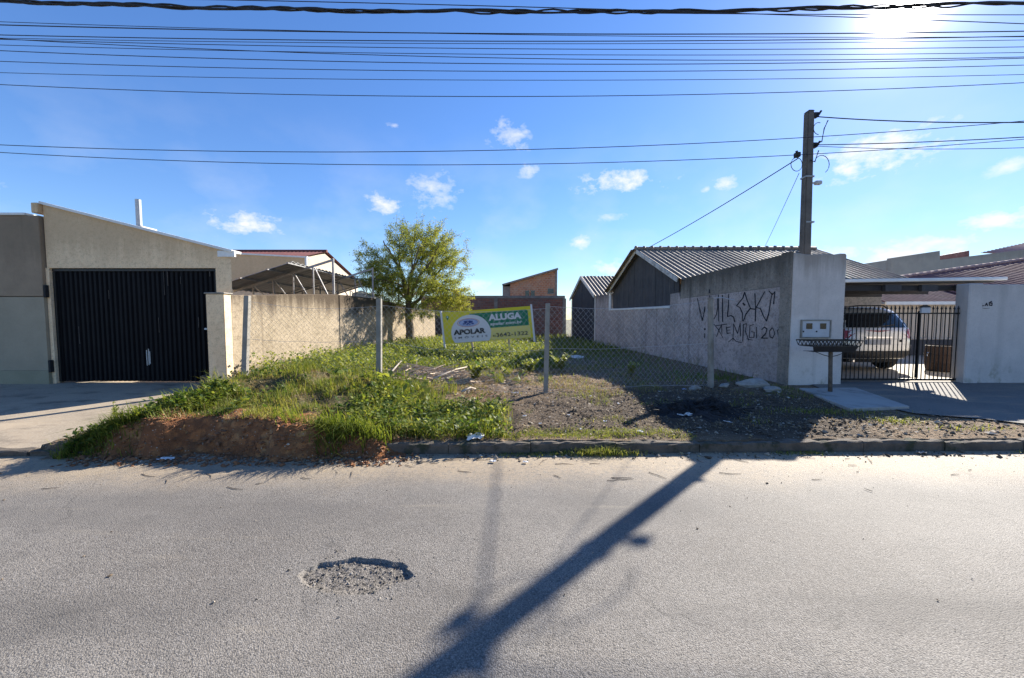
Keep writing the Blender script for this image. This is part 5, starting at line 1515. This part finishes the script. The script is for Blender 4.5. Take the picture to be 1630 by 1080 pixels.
X, Y = scatter(90, -5.0, 1.0, 4.8, 12, lambda X, Y: np.maximum(dm2(X, Y), .7 * (Y > 8) * (X < .6)) * (X > wall_x_left(Y) + .15))
tagp(weeds('broadleaf_weeds', X, Y, RNG.uniform(.10, .28, len(X)), MT['weed'], .5, (6, 11), (.10, .19), None, 1.1), kind='stuff')
# right end of the mound running down to the kerb
dk_ = lambda X, Y: (1 - sst(-.4, .1, X)) * sst(4.5, 4.62, Y) * (1 - sst(5.6, 6.4, Y)) * .95
X, Y = scatter(9000, -2.2, .3, 4.42, 6.6, dk_)
tagp(blades('kerb_blades', X, Y, RNG.uniform(.08, .26, len(X)), RNG.uniform(.005, .011, len(X)), MT['grass'], np.clip(RNG.normal(.55, .25, len(X)), 0, 1), .9), kind='stuff')
X, Y = scatter(900, -2.2, .15, 4.42, 6.4, dk_)
tagp(weeds('kerb_weeds', X, Y, RNG.uniform(.08, .26, len(X)), MT['weed'], .5, (9, 16), (.03, .085)), kind='stuff')
# lot behind the fence: left side and around the sign
dl = lambda X, Y: np.clip((X > wall_x_left(Y) + .05) * np.maximum((1 - sst(-1.9, -.9, X)) * sst(7.7, 8.1, Y) * sst(.3, .5, patchy(X, Y, 1.2, 4.0) + .15), (1 - sst(.6, 1.7, X - .04 * (Y - 9))) * sst(9.6, 10.6, Y) * 1.0), 0, 1) * (1 - .97 * np.exp(-(((X + 1.65) / 1.15) ** 2 + ((Y - 8.5) / .95) ** 2) ** 2))
X, Y = scatter(26000, -5.9, 2.4, 7.6, 17, dl)
H = RNG.uniform(.10, .28, len(X)) * (.6 + .8 * patchy(X, Y, 1.6, 6.0)); t = np.clip(.42 + .9 * (patchy(X, Y, .9, 7.0) - .4) + RNG.uniform(-.2, .25, len(X)), 0, 1)
tagp(blades('lot_grass', X, Y, H, RNG.uniform(.009, .018, len(X)), MT['grass'], t, .8), kind='stuff')
X, Y = scatter(3600, -5.9, 2.4, 7.8, 18, dl)
tagp(weeds('lot_weeds', X, Y, RNG.uniform(.12, .42, len(X)) * (.45 + patchy(X, Y, 1.1, 3.0)), MT['weed'], .75, (10, 18), (.04, .095)), kind='stuff')
X, Y = scatter(5000, -5.0, 4.6, 15, 26.8, lambda X, Y: ((X > wall_x_left(Y) + .1) & (X < wall_x_right(Y) - .1)) * .8)
tagp(blades('far_grass', X, Y, RNG.uniform(.15, .4, len(X)), RNG.uniform(.02, .04, len(X)), MT['grass'], np.clip(RNG.normal(.5, .2, len(X)), 0, 1), .8), kind='stuff')
# shaded green patches on the right, dry grass in the open middle, thin strip along the kerb
dr = lambda X, Y: np.maximum(.9 * np.exp(-(((X - 4.3) / 1.2) ** 2 + ((Y - 8.5) / .55) ** 2)), .8 * np.exp(-(((X - 3.2) / 1.6) ** 2 + ((Y - 15) / 4.5) ** 2)))
X, Y = scatter(22000, .5, 5.5, 7.6, 24, dr)
k = X < wall_x_right(Y) - .05; X, Y = X[k], Y[k]
tagp(blades('shade_grass', X, Y, RNG.uniform(.06, .2, len(X)), RNG.uniform(.008, .016, len(X)), MT['grass'], np.clip(RNG.normal(.35, .15, len(X)), 0, 1), .9), kind='stuff')
dd_ = lambda X, Y: sst(.40, .58, patchy(X, Y, 1.5, 21.0)) * np.clip((X > -1.8) * (X < 3.0) * sst(6.6, 7.4, Y) * (1 - sst(10.5, 12, Y)), 0, 1)
X, Y = scatter(16000, -1.8, 3.1, 6.4, 12, dd_)
tagp(blades('dry_tufts', X, Y, RNG.uniform(.03, .12, len(X)), RNG.uniform(.004, .009, len(X)), MT['straw'], RNG.random(len(X)), 1.5), kind='stuff')
X, Y = scatter(5200, -1.8, 3.1, 6.6, 12, dd_)
tagp(blades('green_tufts', X, Y, RNG.uniform(.04, .12, len(X)), RNG.uniform(.005, .010, len(X)), MT['grass'], np.clip(RNG.normal(.6, .2, len(X)), 0, 1), 1.0), kind='stuff')
ds_ = lambda X, Y: sst(.38, .6, patchy(X, Y, 2.0, 31.0)) * np.exp(-((Y - kerb_y(X) - .36) / .17) ** 2) * ((X > -.6) & (X < 2.3))
X, Y = scatter(16000, -.6, 2.4, 4.5, 5.3, ds_)
tagp(blades('kerb_grass', X, Y, RNG.uniform(.02, .07, len(X)), RNG.uniform(.004, .007, len(X)), MT['grass'], np.clip(RNG.normal(.6, .2, len(X)), 0, 1), 1.2), kind='stuff')
dx_ = lambda X, Y: sst(.56, .66, patchy(X, Y, 1.9, 51.0)) * (X < wall_x_right(Y) - .1)
X, Y = scatter(9000, .2, 5.6, 5.2, 8.4, dx_)
tagp(blades('sparse_tufts', X, Y, RNG.uniform(.03, .10, len(X)), RNG.uniform(.004, .008, len(X)), MT['grass'], np.clip(RNG.normal(.55, .25, len(X)), 0, 1), 1.1), kind='stuff')
X, Y = scatter(5000, .2, 5.6, 5.0, 8.4, lambda X, Y: sst(.5, .64, patchy(X, Y, 1.4, 61.0)))
tagp(blades('sparse_straw', X, Y, RNG.uniform(.02, .08, len(X)), RNG.uniform(.004, .008, len(X)), MT['straw'], RNG.random(len(X)), 1.7), kind='stuff')
# gutter weeds at the foot of the kerb (grow from dust on the road edge)
dg_ = lambda X, Y: np.maximum(np.exp(-((X - 1.05) / .33) ** 2), np.maximum(.35 * sst(.55, .65, patchy(X, X * 0, 1.9, 3.0)) * (X > -.4), .5 * np.exp(-((X - 3.55) / .18) ** 2))) * np.exp(-((Y - kerb_y(X) + .05) / .05) ** 2)
X, Y = scatter(26000, -.6, 6.5, 4.2, 4.45, dg_)
tagp(blades('gutter_grass', X, Y, RNG.uniform(.02, .09, len(X)) * np.clip(.6 + 1.2 * np.exp(-((X - 1.05) / .45) ** 2), 0, 1.8), RNG.uniform(.004, .007, len(X)), MT['grass'], np.clip(RNG.normal(.65, .2, len(X)), 0, 1), 1.2, z=np.zeros(len(X)) + .005), kind='stuff')
dt_ = lambda X, Y: np.maximum(np.exp(-(((X - 5.45) / .28) ** 2 + ((Y - 5.32) / .14) ** 2)), np.maximum(.7 * np.exp(-(((X - 4.9) / .7) ** 2 + ((Y - 5.75) / .13) ** 2)), .5 * np.exp(-(((X - 6.1) / .5) ** 2 + ((Y - 4.95) / .08) ** 2))))
X, Y = scatter(16000, 3.6, 7.5, 4.6, 6.2, dt_)
tagp(blades('crossing_grass', X, Y, RNG.uniform(.025, .10, len(X)), RNG.uniform(.004, .008, len(X)), MT['grass'], np.clip(RNG.normal(.6, .2, len(X)), 0, 1), 1.0), kind='stuff')

# single plants one can point at
def herb(name, label, px, py, z0, h, n, lean, tone, size, cat='plant', wid=.5, Yp=None):
    c_ = gnd(px, py, z0) if Yp is None else at(px, py, Yp)
    c_.z = float(zt(c_.x, c_.y)) if c_.x > -5.3 else c_.z
    t_ = thing(name, label, cat, c_)
    for k in range(n):
        a_ = RNG.uniform(0, 2 * math.pi); l_ = RNG.uniform(.2, 1) * lean; hh = h * RNG.uniform(.65, 1.0)
        pts = [c_ + Vector((math.cos(a_) * l_ * f * f * hh, math.sin(a_) * l_ * f * f * hh, hh * f)) for f in (0, .35, .7, 1)]
        MB().tube(pts, [.007, .006, .004, .002], 5).build('stem', MT['grass_stem'], t_)
        Pp, Dd, Ss, T = [], [], [], []
        for _ in range(30):
            f = RNG.uniform(.15, 1.0) * 2.999; i_ = int(f); p = pts[i_].lerp(pts[i_ + 1], f - i_)
            b_ = RNG.uniform(0, 2 * math.pi); e_ = RNG.uniform(.1, .9); d = Vector((math.cos(b_) * math.cos(e_), math.sin(b_) * math.cos(e_), math.sin(e_)))
            L = RNG.uniform(*size) * (1.1 - .5 * f / 3)
            s_ = d.cross(Vector((0, 0, 1))).normalized()
            Pp.append(p); Dd.append(d * L); Ss.append(s_ * L * .17 * wid / .5); T.append(min(1, max(0, tone + RNG.uniform(-.2, .2))))
        leaf_mesh('leaves', Pp, Dd, Ss, T, MT['weed'], t_)
MT['grass_stem'] = mat('green_stem', (.12, .16, .04), (.09, .12, .03), 9, .7, 0)
herb('tall_weed', 'tall slender weed standing alone at the driveway edge', 187, 690, .12, .46, 4, .16, .95, (.04, .08), wid=.7)
herb('leafy_plant', 'bushy bright green plant beside the heap of dry sticks', 757, 603, .28, .42, 9, .95, .85, (.10, .18), wid=.9)
herb('leafy_plant', 'pale green plant right of the thin middle fence post', 893, 590, .28, .5, 9, .8, .85, (.09, .16), wid=.9)
herb('leafy_plant', 'small sunlit plant at the shadow edge left of the scrawled wall', 1004, 597, .25, .34, 8, .8, 1.0, (.08, .14), wid=.9)
herb('leafy_plant', 'dense green plant just left of the middle fence post', 843, 592, .28, .42, 9, .9, .85, (.10, .16), wid=.9)
# broad drooping grass clump on the bank
c_ = at(285, 672, 5.1); c_.z = float(zt(c_.x, c_.y))
n_ = 90; X = c_.x + RNG.normal(0, .10, n_); Y = c_.y + RNG.normal(0, .06, n_)
o = blades('grass_clump', X, Y, RNG.uniform(.2, .36, n_), RNG.uniform(.012, .022, n_), MT['grass'], RNG.uniform(.1, .5, n_), 1.3)
tagp(o, 'clump of long drooping grass blades on the bank near the driveway', 'grass clump')
c_ = at(640, 640, 6.3); n_ = 260; X = c_.x + RNG.normal(0, .06, n_); Y = c_.y + RNG.normal(0, .06, n_)
o = blades('grass_clump', X, Y, RNG.uniform(.14, .30, n_), RNG.uniform(.008, .014, n_), MT['grass'], RNG.uniform(.4, .9, n_), .5)
tagp(o, 'upright bright grass clump in front of the second fence post', 'grass clump')

# ------------------------------------------------------------------ dry sticks, rocks, burnt heap, litter
def stick(p, az, L, r_, m_='stick', name='dry_stick', mb=None, tilt=0.0, bend=.1):
    d = Vector((math.cos(az), math.sin(az), tilt)); n_ = Vector((-math.sin(az), math.cos(az), 0)) * bend * L
    pts = [p - d * L / 2, p + n_ * rnd.uniform(-1, 1) * .5, p + d * L / 2]
    (mb or MB()).tube(pts, [r_, r_, r_ * .5], 5)
bs_ = MB()
for k in range(620):
    x = rnd.gauss(-1.75, .62); y = rnd.gauss(8.55, .45); z = float(zt(x, y)) + max(0, .22 * math.exp(-((x + 1.7) / .8) ** 2 - ((y - 8.7) / .5) ** 2) * rnd.random()) + .015
    stick(Vector((x, y, z)), rnd.gauss(.2, .6), rnd.uniform(.15, .75), rnd.uniform(.007, .018), mb=bs_, tilt=rnd.gauss(0, .15), bend=.2)
for k in range(150):
    x = rnd.uniform(-1.8, 1.0); y = rnd.uniform(6.9, 9.5); z = float(zt(x, y)) + .012
    stick(Vector((x, y, z)), rnd.uniform(0, 3.14), rnd.uniform(.08, .4), rnd.uniform(.003, .009), mb=bs_, bend=.25)
tagp(bs_.build('brushwood', MT['stick']), kind='stuff')
for (xa, ya_, xb, yb_, lab) in ((690, 597, 750, 580, 'long pale branch lying across the front of the stick heap'), (618, 600, 646, 573, 'pale dry branch leaning on the left end of the stick heap'), (735, 612, 757, 606, 'short pale branch on the bare soil below the stick heap')):
    a_, b_ = gnd(xa, ya_, .42), gnd(xb, yb_, .42)
    for q in (a_, b_): q.z = float(zt(q.x, q.y)) + .12
    t_ = thing('dry_branch', lab, 'branch', a_)
    MB().tube([a_, a_.lerp(b_, .5) + Vector((.03, 0, .05)), b_], [.022, .018, .01], 7).build('stem', MT['palestick'], t_, smooth=True)
    for f in (.35, .55, .75):
        p = a_.lerp(b_, f) + Vector((0, 0, .03)); MB().tube([p, p + Vector((rnd.uniform(-.1, .1), -.12, -.06))], [.009, .005], 5).build('twig', MT['palestick'], t_)

def rock_mesh(sx, sy, sz, seed, sub=3):
    bm = bmesh.new(); bmesh.ops.create_icosphere(bm, subdivisions=sub, radius=1)
    q = random.Random(seed); off = [Vector((q.uniform(-1, 1), q.uniform(-1, 1), q.uniform(-1, 1))).normalized() for _ in range(9)]; dd = [q.uniform(.55, .85) for _ in range(9)]
    for v in bm.verts:
        for n_, d_ in zip(off, dd):
            e_ = v.co.dot(n_) - d_
            if e_ > 0: v.co -= n_ * e_ * .9
        v.co = Vector((v.co.x * sx, v.co.y * sy, v.co.z * sz)) + Vector((q.uniform(-1, 1), q.uniform(-1, 1), q.uniform(-1, 1))) * .008
    me = bpy.data.meshes.new('rock'); bm.to_mesh(me); bm.free(); return me
def rock(px, py, z0, s_, lab, seed, m_='stone', name='rock', cat='stone'):
    c_ = gnd(px, py, z0); c_.z = (float(zt(c_.x, c_.y)) if c_.y > 4.35 else 0) + s_[2] * .45
    me = rock_mesh(*s_, seed); me.materials.append(MT[m_]); o = bpy.data.objects.new(name, me); COL.objects.link(o); o.location = c_
    o.rotation_euler = (rnd.uniform(-.1, .1), rnd.uniform(-.1, .1), rnd.uniform(-.5, .5)); tagp(o, lab, cat); return o
rock(1196, 616, .21, (.34, .2, .12), 'large flat grey boulder at the foot of the scrawled wall', 3)
rock(1228, 622, .21, (.20, .12, .07), 'smaller grey stone touching the right end of the large boulder', 8)
rock(1106, 619, .21, (.12, .09, .07), 'fist-like grey stone left of the round fence post', 5)
rock(1152, 617, .21, (.14, .08, .06), 'low flat stone just right of the round fence post', 11)
rock(603, 603, .42, (.10, .08, .06), 'stone beside the foot of the second fence post', 12)
c_ = gnd(1140, 643, .2)
a_ = gnd(1218, 603, .22); t_ = thing('broken_slat', 'pale broken slat lying behind the large boulder', 'slat', a_)
m = MB(); m.bar(a_ + Vector((-.2, .1, .09)), a_ + Vector((.25, -.1, .03)), .06, .02); m.build('wood', MT['palestick'], t_, bevel=.003)

bh = thing('burnt_heap', 'black burnt rubbish heap on the shaded ground near the kerb', 'burnt heap', gnd(1112, 652, .19))
c_ = bh.location
def heap(cx, cy, rx_, ry_, h, seed, name, m_):
    n1_, n2_ = 36, 12; m = MB(); q = random.Random(seed)
    for j in range(n2_ + 1):
        r_ = j / n2_
        for k in range(n1_):
            t = 2 * math.pi * k / n1_; w_ = 1 + .25 * (float(vn(math.cos(t) * 2 + 5, math.sin(t) * 2 + seed, 1.0)) - .5) * 2
            x, y = cx + rx_ * r_ * w_ * math.cos(t), cy + ry_ * r_ * w_ * math.sin(t)
            z = float(zt(x, y)) - .01 + h * (1 - r_ ** 2) * (.4 + 1.2 * float(fbm(x, y, 6, 3, seed)))
            m.v.append((x, y, z + q.uniform(-.012, .03) * (1 - r_ ** 4)))
    for j in range(n2_):
        for k in range(n1_): m.f.append((j * n1_ + k, j * n1_ + (k + 1) % n1_, (j + 1) * n1_ + (k + 1) % n1_, (j + 1) * n1_ + k))
    return m.build(name, MT[m_], bh)
heap(c_.x - .02, c_.y + .05, .74, .52, .07, 4, 'ash_bed', 'char')
heap(c_.x + .32, c_.y + .12, .36, .28, .13, 7, 'charred_mass', 'char')
heap(c_.x - .3, c_.y + .12, .38, .3, .11, 9, 'charred_mass', 'char')
cs = MB()
for k in range(130):
    x, y = c_.x + rnd.gauss(-.02, .32), c_.y + rnd.gauss(.08, .2)
    stick(Vector((x, y, float(zt(x, y)) + .06 + rnd.uniform(0, .04))), rnd.uniform(0, 3.1), rnd.uniform(.06, .28), rnd.uniform(.004, .014), mb=cs, tilt=rnd.gauss(0, .3))
o = cs.build('charred_sticks', MT['char'], bh); o['kind'] = 'stuff'

def scrap(px, py, z0, w_, d_, lab, seed, m_='litter', grp=None, name='litter_scrap', road_=False):
    c_ = gnd(px, py, z0); q = random.Random(seed); n_ = 7; m = MB()
    gz = lambda x, y: 0.004 if road_ else float(zt(x, y))
    for j in range(n_):
        for i in range(n_):
            u, v = (i / (n_ - 1) - .5), (j / (n_ - 1) - .5)
            ed = 1 + .35 * (q.random() - .5) * (i in (0, n_ - 1) or j in (0, n_ - 1))
            x, y = c_.x + u * w_ * ed, c_.y + v * d_ * ed
            m.v.append((x, y, gz(x, y) + .012 + q.uniform(0, .28) * min(w_, d_)))
    for j in range(n_ - 1):
        for i in range(n_ - 1): m.f.append((j * n_ + i, j * n_ + i + 1, (j + 1) * n_ + i + 1, (j + 1) * n_ + i))
    o = m.build(name, MT[m_]); o['label'] = lab; o['category'] = 'litter'
    if grp: o['group'] = grp
scrap(1091, 648, .28, .20, .10, 'white plastic scrap lying on the middle of the burnt heap', 1)
scrap(1066, 644, .26, .05, .04, 'tiny white scrap on the left part of the burnt heap', 2)
scrap(1158, 664, .22, .10, .05, 'small pale scrap at the right front of the burnt heap', 3)
scrap(1089, 620, .21, .08, .05, 'bluish white scrap between boulder and burnt heap', 4, 'signpale')
scrap(820, 622, .25, .14, .06, 'larger white scrap left of the thin middle fence post', 5)
scrap(806, 620, .25, .09, .05, 'smaller white scrap left of the thin middle fence post', 6)
scrap(757, 690, .2, .22, .16, 'crumpled pale plastic bag in the weeds behind the kerb', 7)
scrap(785, 737, .0, .07, .05, 'white scrap in the gutter below the weeds', 8, road_=True)
scrap(837, 738, .0, .06, .04, 'pale scrap in the gutter in front of the grass strip', 9, road_=True)
scrap(265, 733, .0, .16, .07, 'white broken tile scrap in the gutter at the foot of the bank', 10, road_=True)
scrap(580, 729, .0, .05, .05, 'orange plastic scrap in the gutter by the end of the bank', 11, 'brick2', road_=True)
scrap(1466, 723, .0, .11, .06, 'whitish lump in the gutter near the right driveway', 12, 'stone', road_=True)
scrap(916, 565, .38, .55, .3, 'crumpled white sheet on the grass behind the chain-link fence', 13)
scrap(1019, 681, .2, .08, .05, 'white scrap on the strip behind the kerb left of the big shadow', 14)
scrap(965, 664, .2, .07, .04, 'turquoise scrap on the ash-grey ground', 15, 'signpale')
for k, (px, py) in enumerate(((880, 640), (905, 655), (940, 630), (860, 668), (985, 640), (1050, 625), (1010, 632), (835, 660), (925, 675), (1240, 625), (1255, 632), (1040, 618))):
    scrap(px, py, .21, rnd.uniform(.025, .06), rnd.uniform(.02, .045), 'tiny whitish litter flake scattered on the ash-grey bare ground', 40 + k, 'litter', 'litter flakes on the bare ground')

# loose grit and crumbs: real little stones, one object per area
def crumbs(name, X, Y, S_, z=None, m_='gravel'):
    N = len(X); z = zt(X, Y) if z is None else z
    base = np.array([[1, 0, 0], [-1, 0, 0], [0, 1, 0], [0, -1, 0], [0, 0, 1], [0, 0, -1]], float)
    fc_ = np.array([[0, 2, 4], [2, 1, 4], [1, 3, 4], [3, 0, 4], [2, 0, 5], [1, 2, 5], [3, 1, 5], [0, 3, 5]])
    a_ = RNG.uniform(0, 2 * np.pi, N); sc = S_[:, None] * RNG.uniform(.5, 1.3, (N, 3)) * np.array([1, 1, .65])
    jit = RNG.uniform(.75, 1.25, (N, 6, 3)); V = base[None] * jit * sc[:, None, :] + RNG.uniform(-.2, .2, (N, 6, 3)) * sc[:, None, :]
    ca, sa = np.cos(a_)[:, None], np.sin(a_)[:, None]
    Xr = V[..., 0] * ca - V[..., 1] * sa; Yr = V[..., 0] * sa + V[..., 1] * ca
    V = np.stack([Xr + X[:, None], Yr + Y[:, None], V[..., 2] + (z + S_ * .3)[:, None]], -1)
    F = (fc_[None] + 6 * np.arange(N)[:, None, None]).reshape(-1, 3).tolist()
    o = np_mesh(name, V.reshape(-1, 3), F, MT[m_], np.repeat(np.clip(RNG.normal(.45, .28, N), 0, 1), 6)); o['kind'] = 'stuff'; return o
X, Y = scatter(9000, -1.0, 6.5, 4.6, 9, lambda X, Y: .25 + .75 * np.exp(-(((X - 2.2) / 2.2) ** 2 + ((Y - 6.2) / 1.3) ** 2)) * (X < wall_x_right(Y) - .1))
k = X < wall_x_right(Y) - .1 + (Y < 7.5) * 5
crumbs('lot_rubble', X[k], Y[k], RNG.gamma(1.6, .0045, k.sum()) + .002)
X, Y = scatter(7000, -4.8, 7.5, 4.0, 4.45, lambda X, Y: np.where(X < -1, .9, .35) * np.exp(-((Y - kerb_y(X) + .07 + .12 * (X < -1)) / .11) ** 2))
crumbs('gutter_grit', X, Y, RNG.gamma(2.0, .0045, len(X)) + .002, np.maximum(0.0, zt(X, Y)))
X, Y = scatter(5200, -5.0, -.9, 3.98, 4.65, lambda X, Y: np.exp(-((Y - 4.28) / .2) ** 2) * sst(.05, .4, mound_m(X)))
crumbs('bank_clods', X, Y, np.minimum(RNG.gamma(1.5, .0075, len(X)) + .003, .045), np.maximum(0.0, zt(X, Y)), 'clod')
X, Y = scatter(1300, HX - HA, HX + HA, HY - HB, HY + HB, lambda X, Y: (hole_r(X, Y) < .97) * 1.0)
crumbs('pothole_gravel', X, Y, np.minimum(RNG.gamma(1.2, .0024, len(X)) + .0008, .010), road_z(X, Y), 'chips')
X, Y = scatter(1100, HX - .6, HX + .6, HY - .4, HY + .4, lambda X, Y: (hole_r(X, Y) > 1) * np.exp(-(hole_r(X, Y) - 1) * 3))
crumbs('loose_chippings', X, Y, RNG.gamma(2.0, .0013, len(X)) + .001, road_z(X, Y), 'chips')
X, Y = scatter(1600, -6, 8, 1.8, 4.35, lambda X, Y: .15 + .85 * sst(3.5, 4.3, Y))
crumbs('road_grit', X, Y, RNG.gamma(2.0, .0016, len(X)) + .001, np.zeros(len(X)) + .002)
X, Y = scatter(900, 3.6, 7.5, 4.6, 5.4, lambda X, Y: np.ones_like(X) * .7)
crumbs('crossing_rubble', X, Y, RNG.gamma(2.0, .006, len(X)) + .002)
# fallen twigs on the road edge
tw_ = MB()
for k in range(60):
    x = rnd.uniform(-5, 5); y = rnd.choice((rnd.uniform(4.0, 4.35), rnd.uniform(3.4, 4.3)))
    stick(Vector((x, y, .008)), rnd.gauss(.1, .6), rnd.uniform(.05, .22), .003, mb=tw_, bend=.3)
tagp(tw_.build('fallen_twigs', MT['bark']), kind='stuff')
X, Y = scatter(1400, -5.2, 3, 4.2, 8, lambda X, Y: np.ones_like(X) * .8)
N = len(X); Pp = np.stack([X, Y, np.maximum(zt(X, Y), 0) + RNG.uniform(.005, .03, N)], 1); az_ = RNG.uniform(0, 6.28, N); L = RNG.uniform(.02, .06, N)
Dd = np.stack([np.cos(az_), np.sin(az_), RNG.uniform(-.3, .5, N)], 1) * L[:, None]; Ss = np.stack([-np.sin(az_), np.cos(az_), RNG.uniform(-.3, .3, N)], 1) * (L * .3)[:, None]
tagp(leaf_mesh('dry_leaves', Pp, Dd, Ss, RNG.random(N), MT['straw']), kind='stuff')

X, Y = scatter(15000, -1.6, 6.4, 4.65, 9.4, lambda X, Y: (.25 + .75 * sst(.4, .6, patchy(X, Y, 2.4, 41.0))) * (X < wall_x_right(Y) - .1 + (Y < 7.5) * 5) * (1 - .8 * sst(4.9, 5.6, X) * sst(5.3, 5.8, Y)))
N = len(X); Pp = np.stack([X, Y, zt(X, Y) + RNG.uniform(.002, .02, N)], 1); az_ = RNG.uniform(0, 6.28, N); L = RNG.uniform(.015, .06, N)
Dd = np.stack([np.cos(az_), np.sin(az_), RNG.uniform(-.2, .5, N)], 1) * L[:, None]; Ss = np.stack([-np.sin(az_), np.cos(az_), RNG.uniform(-.4, .4, N)], 1) * (L * RNG.uniform(.15, .45, N))[:, None]
tagp(leaf_mesh('leaf_litter', Pp, Dd, Ss, np.clip(RNG.beta(1.2, 2.2, N), 0, 1), MT['gravel']), kind='stuff')
